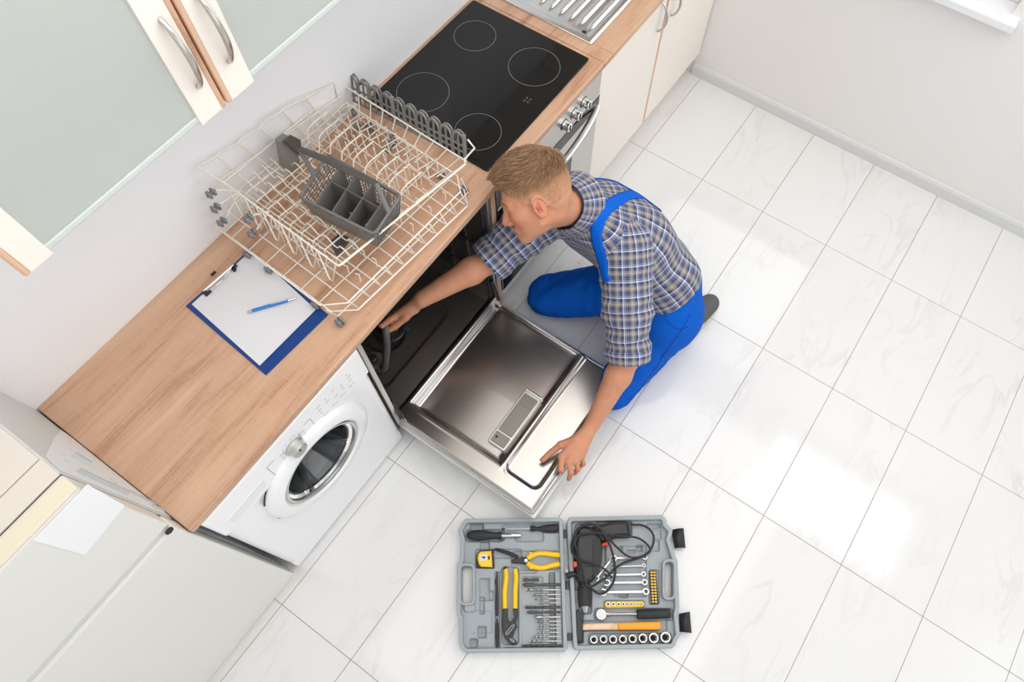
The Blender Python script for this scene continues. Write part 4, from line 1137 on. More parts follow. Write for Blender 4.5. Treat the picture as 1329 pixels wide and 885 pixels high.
for i, (y, x0, x1, r, d) in enumerate(bits):
    t = tt('drill_bit', '%s, %s from the top in the left tray' % (d, ordn[i]), 'drill bit', T2, x0, y, .025, 'drill bits in the left tray')
    k = PXM/4.66
    a = t_at(T2, x0, y, .032); b_ = t_at(T2, x1, y-1, .032); dv_ = (b_-a)/np.linalg.norm(b_-a); L_ = np.linalg.norm(b_-a)
    sv = np.cross(dv_, [0, 0, 1.0]); up1 = np.array([0, 0, 1.0])
    dark = 'dark' in d or 'thick' in d
    m_ = M['grey_dk'] if dark else M['tool']
    MB().tube([a+dv_*L_*.55, b_], r*k, 8).build('shank', M['tool'] if not dark else M['grey_dk'], t)
    if 'twist' in d or 'thin' in d or 'long' in d:
        fl = MB()
        for ph in (0, PI):
            pts = [a+dv_*L_*.57*s + (sv*math.cos(ph+s*26)+up1*math.sin(ph+s*26))*r*k*.62 for s in np.linspace(0.04, 1, 40)]
            fl.tube(pts, r*k*.42, 4)
        fl.tube([a, a+dv_*L_*.06, a+dv_*L_*.57], [r*k*.1, r*k*.6, r*k*.6], 6)
        fl.build('flute', m_, t)
    else:
        MB().tube([a, a+dv_*L_*.08, a+dv_*L_*.30, a+dv_*L_*.32, a+dv_*L_*.58], [r*k*.6, r*k*1.15, r*k*1.15, r*k*.7, r*k*.7], 8).build('flute', m_, t)

# --- right tray
dr_ = tt('power_drill', 'black corded power drill with orange trigger in the right tray', 'drill', T3, 160, 280)
pris(T3, [(88, 110), (130, 95), (180, 108), (215, 140), (235, 180), (244, 230), (240, 320), (225, 380), (190, 430), (150, 452), (100, 446), (84, 400), (80, 300), (72, 220)], .020, .072, .014, 'motor_housing', M['black'], dr_)
pris(T3, [(180, 108), (240, 92), (310, 74), (400, 76), (406, 84), (416, 160), (408, 168), (330, 172), (285, 184), (245, 200), (215, 180)], .026, .066, .012, 'grip', M['black'], dr_)
pris(T3, [(186, 186), (228, 180), (238, 250), (236, 330), (216, 396), (190, 420), (180, 330)], .0715, .0745, .001, 'side_cover', M['black_soft'], dr_)
pris(T3, [(232, 218), (244, 206), (262, 202), (272, 180), (288, 186), (292, 214), (276, 222), (258, 222), (240, 230)], .038, .058, .004, 'trigger', M['red_orange'], dr_)
pris(T3, [(66, 318), (94, 320), (98, 346), (76, 356), (66, 344)], .040, .066, .003, 'mode_switch', M['red_orange'], dr_)
for k in range(6):
    pris(T3, [(134+11*k, 342), (142+11*k, 342), (142+11*k, 354), (134+11*k, 354)], .0715, .0725, 0, 'vent', M['dark'], dr_)
tub(T3, [(132, 448), (133, 478)], .046, [34, 40], 'gear_neck', M['black'], dr_, 20)
tub(T3, [(133, 478), (134, 486), (135, 560), (136, 592)], .046, [40, 42, 40, 34], 'chuck', M['black_soft'], dr_, 24)
tub(T3, [(136, 592), (137, 606), (138, 630)], .046, [28, 24, 16], 'chuck_nose', M['tool'], dr_, 16)
for k in range(10):
    a = 2*PI*k/10
    # grooves along the chuck
    c0_ = t_at(T3, 134, 494, .046); c1_ = t_at(T3, 135, 556, .046); ax_ = (c1_-c0_)/np.linalg.norm(c1_-c0_)
    sv = np.cross(ax_, [0, 0, 1.0]); o_ = (sv*math.cos(a)+np.array([0, 0, 1])*math.sin(a))*41*PXM/4.66
    MB().tube([c0_+o_, c1_+o_], .0012, 5).build('chuck_rib', M['black'], dr_)
cords = [(410, 92), (440, 98), (470, 98), (510, 112), (545, 150), (552, 195), (535, 245), (500, 280), (440, 305), (380, 325), (320, 360), (270, 410), (215, 450), (165, 472), (140, 440), (120, 360), (95, 270), (72, 200),
         (90, 130), (140, 100), (200, 104), (250, 150), (290, 230), (315, 330), (318, 400), (300, 460), (260, 505), (215, 512), (160, 470), (120, 420), (75, 395)]
zz = [.052, .05, .045, .05, .055, .055, .055, .052, .05, .048, .052, .06, .07, .079, .083, .083, .083, .080, .078, .080, .082, .082, .084, .064, .056, .052, .05, .05, .060, .068, .060]
tub(T3, cords, zz, 7, 'cord', M['black_soft'], dr_, 8, sm=6)
cords2 = [(75, 205), (95, 165), (150, 148), (220, 148), (300, 160), (380, 168), (450, 176), (500, 205), (532, 250), (500, 282), (440, 296), (390, 285), (330, 235), (280, 180), (230, 118), (160, 90), (100, 118), (58, 200), (60, 270), (110, 310), (180, 330), (260, 370), (300, 420)]
zz2 = [.080, .082, .084, .084, .074, .074, .060, .056, .055, .057, .058, .060, .064, .074, .084, .080, .078, .070, .078, .082, .082, .066, .060]
tub(T3, cords2, zz2, 6.5, 'cord', M['black_soft'], dr_, 8, sm=6)
tub(T3, [(22, 408), (40, 402), (66, 394), (82, 398)], .058, [16, 20, 16, 9], 'plug', M['black'], dr_, 12)
for dx in (0, 10):
    tub(T3, [(30+dx*.5, 392-dx*.2), (17+dx*.8, 366)], .060, 3.2, 'plug_pin', M['tool'], dr_, 8)

def wrench(label, y0, x0, x1, w, yy1=None, x0y=None):
    t = tt('combination_wrench', label, 'wrench', T3, (x0+x1)/2, y0, .03, 'combination wrenches in the right tray')
    y1 = y0 if yy1 is None else yy1
    a = np.array([x0, y0], float); b_ = np.array([x1, y1], float); d = (b_-a)/np.linalg.norm(b_-a); nrm = np.array([-d[1], d[0]])
    sh = [a+d*w*1.2+nrm*w*.34, a+d*w*1.2-nrm*w*.34, b_-d*w*.9-nrm*w*.36, b_-d*w*.9+nrm*w*.36]
    pris(T3, [tuple(p) for p in sh], .032, .037, .001, 'shank', M['tool'], t)
    # open end: a C-shaped jaw, turned fifteen degrees
    jaw = []
    th = math.atan2(d[1], d[0]) + math.radians(15)
    c = a + d*w*.55
    for q in np.linspace(math.radians(40), math.radians(320), 15):
        jaw.append(c + w*1.0*np.array([math.cos(th+PI+q), math.sin(th+PI+q)]))
    for q in np.linspace(math.radians(315), math.radians(45), 9):
        r_in = w*.50
        jaw.append(c + r_in*np.array([math.cos(th+PI+q), math.sin(th+PI+q)]))
    pris(T3, [tuple(p) for p in jaw], .031, .039, .001, 'open_jaw', M['tool'], t)
    k = PXM/4.66; cc = b_-d*w*.2; ce = t_at(T3, cc[0], cc[1], .031)
    MB().lathe([(w*.46*k, 0), (w*.82*k, 0), (w*.86*k, .002), (w*.86*k, .006), (w*.82*k, .008), (w*.46*k, .008), (w*.46*k, 0)], ce, (0, 0, 1), 24, ends=False).build('ring_end', M['tool'], t)
wrench('smallest chrome wrench, top of the stack partly under the drill cord', 300, 300, 500, 20, 294)
wrench('thin chrome wrench, second from the top of the wrench stack', 350, 300, 494, 14, 345)
wrench('chrome wrench in the middle of the wrench stack', 402, 250, 492, 19, 397)
wrench('chrome wrench, second from the bottom of the stack, large ring end', 448, 258, 500, 22, 446)
wrench('longest chrome wrench at the bottom of the stack above yellow rail', 506, 232, 508, 25, 502)
wrench('chrome wrench lying diagonally beside the drill housing', 430, 200, 300, 18, 300)

bh = tt('bit_rail', 'yellow rail of screwdriver bits lying across the right tray', 'bit rail', T3, 375, 578)
pris(T3, [(254, 572), (266, 560), (484, 558), (496, 570), (494, 588), (482, 597), (268, 600), (256, 592)], .026, .036, .003, 'rail', M['yellow'], bh)
for i, x in enumerate((276, 307, 339, 367, 391, 415, 437, 459, 480)):
    r = (13-.7*i)*PXM/4.66
    o = MB().lathe([(r, 0), (r, .006), (r*.6, .006), (r*.5, .002)], t_at(T3, x, 578, .035), (0, 0, 1), 14).build('bit', M['tool'], bh)
    MB().lathe([(r*.5, 0), (r*.35, .0025)], t_at(T3, x, 578, .0372), (0, 0, 1), 6).build('bit_recess', M['dark'], o)
bv = tt('bit_strip', 'upright yellow and black bit strip beside the right carry handle', 'bit strip', T3, 553, 478)
pris(T3, [(528, 378), (566, 376), (580, 572), (538, 576)], .026, .036, .002, 'strip', M['black'], bv)
for col in range(2):
    for r_i in range(11):
        xx = 538 + 18*col + 1.1*r_i*.9; yy_ = 386 + 17.8*r_i
        pris(T3, [(xx-7, yy_-6), (xx+7, yy_-6), (xx+7, yy_+3), (xx-7, yy_+3)], .036, .0405, .0008, 'bit_clip', M['yellow'], bv)
        MB().lathe([(.0013, 0), (.0013, .005)], t_at(T3, xx, yy_+5, .036), (0, 0, 1), 6).build('bit', M['tool'], bv)
rt = tt('ratchet', 'chrome ratchet with black sleeve handle above the hammer', 'ratchet', T3, 420, 640)
k_ = PXM/4.66
MB().lathe([(32*k_, 0), (34*k_, .003), (34*k_, .011), (30*k_, .014), (22*k_, .014), (20*k_, .0165), (12*k_, .0165), (10*k_, .015)], t_at(T3, 233, 641, .028), (0, 0, 1), 28).build('head', M['tool'], rt, autosmooth=True)
MB().lathe([(7*k_, 0), (6*k_, .002)], t_at(T3, 233, 641, .043), (0, 0, 1), 12).build('release_button', M['steel_bright'], rt)
tub(T3, [(262, 638), (300, 638), (452, 637)], .036, [14, 8, 8], 'shaft', M['tool'], rt, 12)
tub(T3, [(450, 638), (456, 638), (640, 635), (652, 635)], .038, [24, 28, 27, 22], 'handle', M['black_soft'], rt, 18)
hm = tt('hammer', 'hammer with black head and half orange wooden handle', 'hammer', T3, 340, 712)
pris(T3, [(84, 622), (96, 606), (112, 640), (120, 680), (124, 690), (124, 740), (124, 804), (112, 808), (86, 806), (84, 790), (78, 740), (80, 690)], .022, .050, .004, 'head', M['black'], hm)
pris(T3, [(116, 696), (220, 692), (336, 690), (336, 732), (220, 732), (116, 735)], .026, .046, .005, 'handle', M['bare_wood'], hm)
pris(T3, [(336, 690), (460, 685), (585, 682), (596, 690), (597, 724), (586, 732), (460, 732), (336, 732)], .025, .047, .006, 'painted_grip', M['orange'], hm)
# sockets, smallest first
sk_ = [(190, 792, 24), (248, 790, 24), (306, 791, 25), (365, 790, 25), (424, 787, 26), (486, 784, 28), (551, 782, 31), (623, 778, 33)]
for i, (x, y, r) in enumerate(sk_):
    pos = ['smallest chrome socket at the left end of the row below the hammer', 'second chrome socket from the left in the socket row', 'third chrome socket from the left in the socket row', 'fourth chrome socket from the left in the socket row',
           'fourth chrome socket from the right in the socket row', 'third chrome socket from the right in the socket row', 'second largest chrome socket, next to the last in the row', 'largest chrome socket at the right end of the row'][i]
    t = tt('socket', pos, 'socket', T3, x, y, .02, 'sockets in the row under the hammer')
    c = t_at(T3, x, y, .040); c[2] = .0195
    r_ = r*k_
    MB().lathe([(r_*.92, 0), (r_, .002), (r_, .020), (r_*.92, .023), (r_*.66, .023), (r_*.62, .006), (0.0, .006)], c, (0, 0, 1), 24, ends=False).build('sleeve', M['tool'], t, autosmooth=True)
    MB().lathe([(r_*.60, .0), (r_*.60, .003)], (c[0], c[1], c[2]+.0062), (0, 0, 1), 6).build('hex_hole', M['dark'], t)
# ------------------------------------------------------------------ the man: bodies and clothes as smooth implicit surfaces meshed with surface nets
def nrmv(a): a = np.asarray(a, float); return a/np.linalg.norm(a)
def rcap(p, a, b, ra, rb, k=1.0):
    a = np.asarray(a, np.float32); b = np.asarray(b, np.float32)
    ba = b-a; h = np.clip(((p-a)@ba)/(ba@ba), 0, 1)
    return np.linalg.norm(p-a-h[:, None]*ba, axis=1) - (ra+(rb-ra)*h)
def ellip(p, c, ax, r):
    q = (p-np.asarray(c, np.float32))@np.asarray(ax, np.float32).T
    r = np.asarray(r, np.float32)
    k0 = np.linalg.norm(q/r, axis=1); k1 = np.linalg.norm(q/(r*r), axis=1)+1e-9
    return k0*(k0-1)/k1
def smin(a, b, k):
    h = np.maximum(k-np.abs(a-b), 0)/k
    return np.minimum(a, b)-h*h*k*.25
def smax(a, b, k): return -smin(-a, -b, k)
def chain(p, pts, rs, k=.02):
    d = None
    for i in range(len(pts)-1):
        e = rcap(p, pts[i], pts[i+1], rs[i], rs[i+1])
        d = e if d is None else np.minimum(d, e)
    return d
def wob(p, f, seed=0):
    x, y, z = p[:, 0]*f, p[:, 1]*f, p[:, 2]*f
    s = seed*1.7
    return (np.sin(x*1.0+y*1.7+s)*np.cos(z*1.3-x*.6+2*s) + .5*np.sin(2.1*y-1.3*z+s*3)*np.cos(1.9*x+2.2*z))/1.5
def sdf_mesh(fn, lo, hi, h):
    lo = np.array(lo, float); hi = np.array(hi, float)
    B = 8
    nb = np.ceil((hi-lo)/(h*B)).astype(int)
    n = nb*B+1
    # coarse test at block centres
    cx = [lo[a]+h*B*(np.arange(nb[a])+.5) for a in range(3)]
    G = np.stack(np.meshgrid(*cx, indexing='ij'), -1).reshape(-1, 3).astype(np.float32)
    dc_ = np.concatenate([fn(G[i:i+400000]) for i in range(0, len(G), 400000)])
    near = (np.abs(dc_) < h*B*1.25).reshape(nb)
    D = np.repeat(np.repeat(np.repeat(np.where(dc_ < 0, -1.0, 1.0).astype(np.float32).reshape(nb), B, 0), B, 1), B, 2)
    D = np.pad(D, ((0, 1), (0, 1), (0, 1)), mode='edge')
    bl = np.argwhere(near)
    og = np.stack(np.meshgrid(*[np.arange(B+1)]*3, indexing='ij'), -1).reshape(-1, 3)
    CH = 800
    for i in range(0, len(bl), CH):
        idx = (bl[i:i+CH, None, :]*B+og[None]).reshape(-1, 3)
        v = fn((lo+idx*h).astype(np.float32))
        D[idx[:, 0], idx[:, 1], idx[:, 2]] = v
    S = D < 0
    c = np.zeros(tuple(np.array(S.shape)-1), np.int8)
    for dx in (0, 1):
        for dy in (0, 1):
            for dz in (0, 1):
                c += S[dx:S.shape[0]-1+dx, dy:S.shape[1]-1+dy, dz:S.shape[2]-1+dz]
    act = (c > 0) & (c < 8)
    A = np.argwhere(act)
    idm = np.full(act.shape, -1, np.int32); idm[A[:, 0], A[:, 1], A[:, 2]] = np.arange(len(A))
    pos = np.zeros((len(A), 3)); cnt = np.zeros(len(A))
    cor = [np.array([x, y, z]) for x in (0, 1) for y in (0, 1) for z in (0, 1)]
    for i in range(8):
        for j in range(i+1, 8):
            if abs(cor[i]-cor[j]).sum() != 1: continue
            a = A+cor[i]; b = A+cor[j]
            va = D[a[:, 0], a[:, 1], a[:, 2]]; vb = D[b[:, 0], b[:, 1], b[:, 2]]
            x = (va < 0) != (vb < 0)
            t = np.where(x, va/np.where(x, va-vb, 1), 0)
            pos += np.where(x[:, None], cor[i]+t[:, None]*(cor[j]-cor[i]), 0); cnt += x
    V = lo+h*(A+pos/cnt[:, None])
    F = []
    for ax in range(3):
        u, w = (ax+1) % 3, (ax+2) % 3
        sl0 = [slice(None)]*3; sl1 = [slice(None)]*3
        sl0[ax] = slice(0, -1); sl1[ax] = slice(1, None)
        s0 = S[tuple(sl0)]; s1 = S[tuple(sl1)]
        E = np.argwhere(s0 != s1)
        ok = (E[:, u] > 0) & (E[:, w] > 0) & (E[:, u] < act.shape[u]) & (E[:, w] < act.shape[w]) & (E[:, ax] < act.shape[ax])
        E = E[ok]
        fl = s0[E[:, 0], E[:, 1], E[:, 2]]
        du = np.zeros(3, int); du[u] = 1; dw_ = np.zeros(3, int); dw_[w] = 1
        g = lambda e: idm[e[:, 0], e[:, 1], e[:, 2]]
        q = np.stack([g(E-du-dw_), g(E-dw_), g(E), g(E-du)], 1)
        q[~fl] = q[~fl][:, ::-1]
        F.append(q[(q >= 0).all(1)])
    return V, np.concatenate(F)
def relax(V, F, it=1, lam=.5):
    e = np.concatenate([F[:, [0, 1]], F[:, [1, 2]], F[:, [2, 3]], F[:, [3, 0]]])
    for _ in range(it):
        acc = np.zeros_like(V); n = np.zeros(len(V))
        np.add.at(acc, e[:, 0], V[e[:, 1]]); np.add.at(acc, e[:, 1], V[e[:, 0]])
        np.add.at(n, e[:, 0], 1); np.add.at(n, e[:, 1], 1)
        V = V+(acc/np.maximum(n, 1)[:, None]-V)*lam
    return V
def link_mesh(name, V, F, m, parent, uv=None, attr=None):
    off = np.zeros(3); p = parent
    while p is not None: off += np.array(p.location); p = p.parent
    me = bpy.data.meshes.new(name)
    me.vertices.add(len(V)); me.vertices.foreach_set('co', (V-off).astype(np.float32).ravel())
    me.loops.add(F.size); me.loops.foreach_set('vertex_index', F.astype(np.int32).ravel())
    me.polygons.add(len(F))
    me.polygons.foreach_set('loop_start', np.arange(0, F.size, F.shape[1], dtype=np.int32))
    me.polygons.foreach_set('loop_total', np.full(len(F), F.shape[1], np.int32))
    me.polygons.foreach_set('use_smooth', np.ones(len(F), bool))
    if uv is not None:
        lay = me.uv_layers.new(name='cloth')
        lay.data.foreach_set('uv', uv[F.ravel()].astype(np.float32).ravel())
    if attr is not None:
        for nm, val in attr.items():
            at = me.attributes.new(nm, 'FLOAT', 'POINT'); at.data.foreach_set('value', val.astype(np.float32))
    me.update(calc_edges=True); me.validate()
    me.materials.append(m)
    o = bpy.data.objects.new(name, me); C.objects.link(o)
    if parent is not None: o.parent = parent
    return o

# ---- skeleton (world metres)
Pel = np.array([-.838, -.812, .262]); Wai = np.array([-.808, -.752, .42]); Che = np.array([-.858, -.606, .585]); Nek = np.array([-.955, -.485, .745])
Lsh = PZ(812, 322, .665); Rsh = PZ(722, 262, .665)
Lel = PZ(816, 462, .43); Lwr = PZ(770, 548, .235)
Rel = PZ(636, 338, .56); Rwr = PYp(548, 388, -.19)
latS = nrmv(Lsh-Rsh)                                # towards his left
latH = nrmv((-.30, -.95, 0))
Lhp = Pel+latH*.085; Rhp = Pel-latH*.085
Lkn = PZ(796, 505, .078); Rkn = PZ(713, 384, .092)
Lan = np.array([-.715, -.948, .062]); Ran = np.array([-.665, -.745, .06])
SP = nrmv(Che-Pel)
# ---- head frame
Hc = PZ(695, 254, .912)
dd = nrmv(Hc-CAM_C); rr_ = CAM_R[0]-dd*(CAM_R[0]@dd); rr_ = nrmv(rr_); dn = np.cross(dd, rr_)
HF = nrmv(-.915*rr_+.39*dn+.16*dd)
HU = -.39*rr_-.905*dn-.30*dd; HU = nrmv(HU-HF*(HU@HF)); HL = np.cross(HU, HF)
HL = HL if HL@(-dd) > 0 else -HL
HX = np.stack([HL, HF, HU]).astype(np.float32)      # rows: his left, forward, up
def hd(p): return (p-Hc.astype(np.float32))@HX.T
def hw(x, y, z): return Hc+HL*x+HF*y+HU*z
I3 = np.eye(3)
def head_sdf(p):
    q = hd(p)
    d = ellip(q, (0, -.012, .036), I3, (.0745, .098, .086))
    d = smin(d, ellip(q, (0, .040, -.030), I3, (.060, .058, .080)), .04)
    d = smin(d, ellip(q, (0, -.040, .000), I3, (.066, .062, .070)), .03)
    for s in (-1, 1):
        d = smin(d, rcap(q, (s*.050, .008, -.058), (s*.012, .076, -.097), .020, .019), .03)
        d = smin(d, ellip(q, (s*.044, .058, -.022), I3, (.022, .024, .020)), .025)
        d = smin(d, rcap(q, (s*.014, .090, .018), (s*.044, .074, .017), .010, .008), .018)
    d = smin(d, ellip(q, (0, .079, -.098), I3, (.020, .016, .016)), .022)
    for s in (-1, 1):
        d = smax(d, -ellip(q, (s*.033, .106, -.005), I3, (.022, .022, .014)), .010)
        d = smin(d, ellip(q, (s*.032, .0775, -.006), I3, (.0135, .0125, .0115)), .004)
        d = smin(d, rcap(q, (s*.019, .0875, -.009), (s*.045, .078, -.010), .0028, .0024), .004)
    n_ = rcap(q, (0, .091, .008), (0, .116, -.036), .0075, .0105)
    d = smin(d, n_, .014)
    d = smin(d, ellip(q, (0, .116, -.041), I3, (.0115, .011, .010)), .008)
    for s in (-1, 1):
        d = smin(d, ellip(q, (s*.0125, .103, -.044), I3, (.0075, .010, .008)), .006)
        d = smax(d, -ellip(q, (s*.0065, .108, -.052), I3, (.0035, .005, .004)), .003)
    d = smin(d, rcap(q, (-.017, .088, -.069), (.017, .088, -.069), .0085, .0085), .012)
    d = smin(d, ellip(q, (0, .0975, -.0655), I3, (.021, .0075, .0055)), .005)
    d = smin(d, ellip(q, (0, .0965, -.0775), I3, (.019, .0078, .0062)), .005)
    d = smax(d, -rcap(q, (-.024, .1035, -.0715), (.024, .1035, -.0715), .0030, .0030), .002)
    for s in (-1, 1):       # ears
        ea = np.array([[.35*s, .94, 0], [0, -.25, .97], [.94, -.35*s, -.0]]); ea = np.array([nrmv(x) for x in ea])
        c = (s*.0795, -.010, -.012)
        e = ellip(q, c, ea, (.0195, .0335, .0085))
        e = smax(e, -ellip(q, (s*.0895, -.008, -.010), ea, (.0135, .0265, .0058)), .003)
        e = smax(e, -ellip(q, (s*.0865, -.004, -.016), ea, (.0075, .012, .0085)), .003)
        e = smin(e, rcap(q, (s*.0855, -.016, .004), (s*.0855, -.016, -.022), .0028, .0022), .003)
        d = smin(d, e, .007)
        d = smin(d, ellip(q, (s*.079, -.002, -.037), I3, (.006, .008, .009)), .006)
        d = smin(d, ellip(q, (s*.080, .007, -.014), I3, (.004, .005, .007)), .005)
    return d
neckT = hw(0, -.030, -.050)
def neck_sdf(p):
    return smin(rcap(p, neckT, Nek+np.array([.0, .0, -.01]), .054, .060), rcap(p, hw(0, .02, -.075), Nek+HF*.035, .034, .042), .03)

# ---- hands
def hand_pts():
    W_ = Lwr
    L = {}
    L['wr'] = W_
    L['ix'] = [PZ(729, 592, .208), PZ(728, 610, .196), PZ(726, 622, .172), PZ(724, 631, .148)]
    L['md'] = [PZ(738, 599, .208), PZ(741, 613, .186), PZ(739, 620, .152), PZ(738, 622, .122)]
    L['rg'] = [PZ(747, 598, .200), PZ(750, 609, .172), PZ(746, 614, .138), PZ(744, 614, .114)]
    L['pk'] = [PZ(755, 593, .190), PZ(757, 602, .164), PZ(753, 606, .138), PZ(751, 607, .118)]
    L['th'] = [PZ(748, 570, .222), PZ(728, 577, .206), PZ(714, 588, .182), PZ(702, 599, .165)]
    R = {}
    R['wr'] = Rwr
    R['ix'] = [PYp(516, 408, -.135), PYp(503, 417, -.125), PYp(494, 424, -.130), PYp(490, 432, -.140)]
    R['md'] = [PYp(519, 403, -.115), PYp(507, 411, -.095), PYp(500, 420, -.095), PYp(498, 428, -.105)]
    R['rg'] = [PYp(523, 401, -.095), PYp(512, 412, -.072), PYp(508, 421, -.075), PYp(506, 428, -.085)]
    R['pk'] = [PYp(527, 402, -.075), PYp(519, 413, -.052), PYp(516, 421, -.058), PYp(514, 427, -.068)]
    R['th'] = [PYp(538, 400, -.175), PYp(526, 412, -.165), PYp(515, 422, -.150), PYp(506, 428, -.140)]
    return L, R
HLd, HRd = hand_pts()
def hand_sdf(p, H):
    d = None
    for f, r0 in (('ix', .0100), ('md', .0103), ('rg', .0098), ('pk', .0086)):
        m = H['wr']*.80+H[f][0]*.20
        e = rcap(p, m, H[f][0], .0175 if f != 'pk' else .0155, .0135 if f != 'pk' else .0120)
        d = e if d is None else smin(d, e, .016)
    for f, r0 in (('ix', .0102), ('md', .0104), ('rg', .0098), ('pk', .0086)):
        q = H[f]
        e = chain(p, q, [r0*1.12, r0, r0*.90, r0*.78])
        e = smin(e, np.linalg.norm(p-q[1].astype(np.float32), axis=1)-r0*1.06, .004)
        d = smin(d, e, .0055)
    q = H['th']
    e = smin(rcap(p, q[0], q[1], .0165, .0130), chain(p, q[1:], [.0128, .0118, .0098]), .008)
    e = smin(e, rcap(p, H['wr'], q[0], .018, .0165), .012)
    return smin(d, e, .010)
def arm_skin(p, sh, el, wr):
    mid = el*.72+wr*.28
    d = rcap(p, sh, el, .052, .041)
    d = smin(d, rcap(p, el, mid, .041, .0445), .02)
    d = smin(d, rcap(p, mid, wr, .0455, .0295), .02)
    return d
# ---- cloth bodies
def torso(p, g=0.0):
    d = None
    for s in (-1, 1):
        e = rcap(p, Pel+latH*s*.062+np.array([0, 0, .04]), Wai+nrmv(latH+latS*.4)*s*.058, .118+g, .108+g)
        e = smin(e, rcap(p, Wai+nrmv(latH+latS*.4)*s*.058, Che+latS*s*.078, .108+g, .112+g), .05)
        e = smin(e, rcap(p, Che+latS*s*.078, (Lsh if s > 0 else Rsh)*.72+Nek*.28-np.array([0, 0, .012]), .112+g, .068+g), .05)
        d = e if d is None else smin(d, e, .06)
    d = smin(d, rcap(p, Che, Nek-np.array([-.02, .02, .02]), .105+g, .062+g), .06)
    return d
def sleeve_raw(p, sh, el, g=0.0):
    return smin(rcap(p, sh*.9+Che*.1, sh*.45+el*.55, .092+g, .083+g), rcap(p, sh*.45+el*.55, el, .083+g, .070+g), .02)
def limb_uv(p, a, b):
    ba = b-a; L_ = np.linalg.norm(ba); t = ba/L_
    u = nrmv(np.cross(t, [0.3, 0.2, 1])); w = np.cross(t, u)
    q = p-a
    al = q@t; x = q@u; y = q@w
    return al, np.arctan2(y, x), np.hypot(x, y), L_
CUF = .040
def sleeve(p, sh, el, wr, seed):
    al, an, rd, L_ = limb_uv(p, np.asarray(sh, np.float32), np.asarray(el, np.float32))
    d = sleeve_raw(p, sh, el)
    t = al/L_
    amp = .0035*np.clip(t*1.3, 0, 1)
    d = d - amp*np.sin(al*115+1.6*np.sin(an*2+seed)+seed) - .003*np.sin(al*60-2.2*an+seed*2)*np.clip(t, 0, 1) - .004*wob(p, 26, seed)
    ax = nrmv(el-sh); e_ = L_+.010
    d = smax(d, (al-e_), .006)
    # rolled cuff
    c = sleeve_raw(p, sh, el, .0095) - .003*np.sin(an*3+seed) - .003*wob(p, 40, seed)
    c = np.maximum(c, np.maximum(al-(e_+.006), (e_-CUF)-al))
    return smin(d, c, .004)
WP = PZ(868, 402, .385)
def shirt(p):
    d = torso(p, .012)
    d = d - .005*wob(p, 17, 2) - .0035*np.sin((p@np.asarray(latS, np.float32))*60+6*(p@np.asarray(SP, np.float32)))*np.clip(1-np.abs((p-Wai.astype(np.float32))@SP.astype(np.float32))/.16, 0, 1)
    d = smin(d, sleeve(p, Lsh, Lel, Lwr, 0.3), .03)
    d = smin(d, sleeve(p, Rsh, Rel, Rwr, 1.9), .03)
    pl = (p-WP.astype(np.float32))@SP.astype(np.float32)
    d = smax(d, -(pl+.005), .012)
    # neck opening
    na = nrmv(neckT-Nek)
    d = smax(d, -(rcap(p, Nek+na*.01, neckT+na*.06, .060, .066)), .006)
    qn = p-Nek.astype(np.float32); al_ = qn@na.astype(np.float32); rd_ = np.linalg.norm(qn-al_[:, None]*na.astype(np.float32), axis=1)
    d = smax(d, -np.maximum(.030-al_, rd_-.105), .01)
    return d
def trousers(p):
    d = torso(p, .018)
    pl = (p-WP.astype(np.float32))@SP.astype(np.float32)
    d = smax(d, pl-.018, .008)
    d = smin(d, rcap(p, Pel+latH*.07-np.array([.03, 0, 0]), Pel-latH*.07-np.array([.03, 0, 0]), .125, .120), .06)
    for hp, kn, an, s in ((Lhp, Lkn, Lan, 1), (Rhp, Rkn, Ran, -1)):
        e = rcap(p, hp, kn, .102 if s > 0 else .112, .076 if s > 0 else .089)
        sh_ = chain(p, [kn, kn*.62+an*.38+np.array([0, 0, .008]), an], [.070, .070, .054])
        e = smin(e, sh_, .028)
        e = e - .006*wob(p, 22, 3+s) - .003*wob(p, 48, 5+s) - .004*np.sin((p@nrmv(kn-hp).astype(np.float32))*70+3*p[:, 1]*20)*np.exp(-(np.linalg.norm(p-hp.astype(np.float32), axis=1)/.2)**2)
        d = smin(d, e, .035)
    d = smax(d, -(p[:, 2]-.004), .006)
    d = smax(d, (p-(Lan+np.array([.03, -.006, 0])).astype(np.float32))@nrmv(Lan-Lkn).astype(np.float32), .006)
    return d
def body(p):
    d = head_sdf(p)
    d = smin(d, neck_sdf(p), .022)
    d = smin(d, torso(p, -.012), .03)
    for sh, el, wr, H in ((Lsh, Lel, Lwr, HLd), (Rsh, Rel, Rwr, HRd)):
        a = arm_skin(p, sh, el, wr)
        a = smin(a, hand_sdf(p, H), .014)
        d = smin(d, a, .02)
    for hp, kn, an in ((Lhp, Lkn, Lan), (Rhp, Rkn, Ran)):
        d = smin(d, smin(rcap(p, hp, kn, .072, .046), rcap(p, kn, an, .046, .034), .02), .02)
    return d
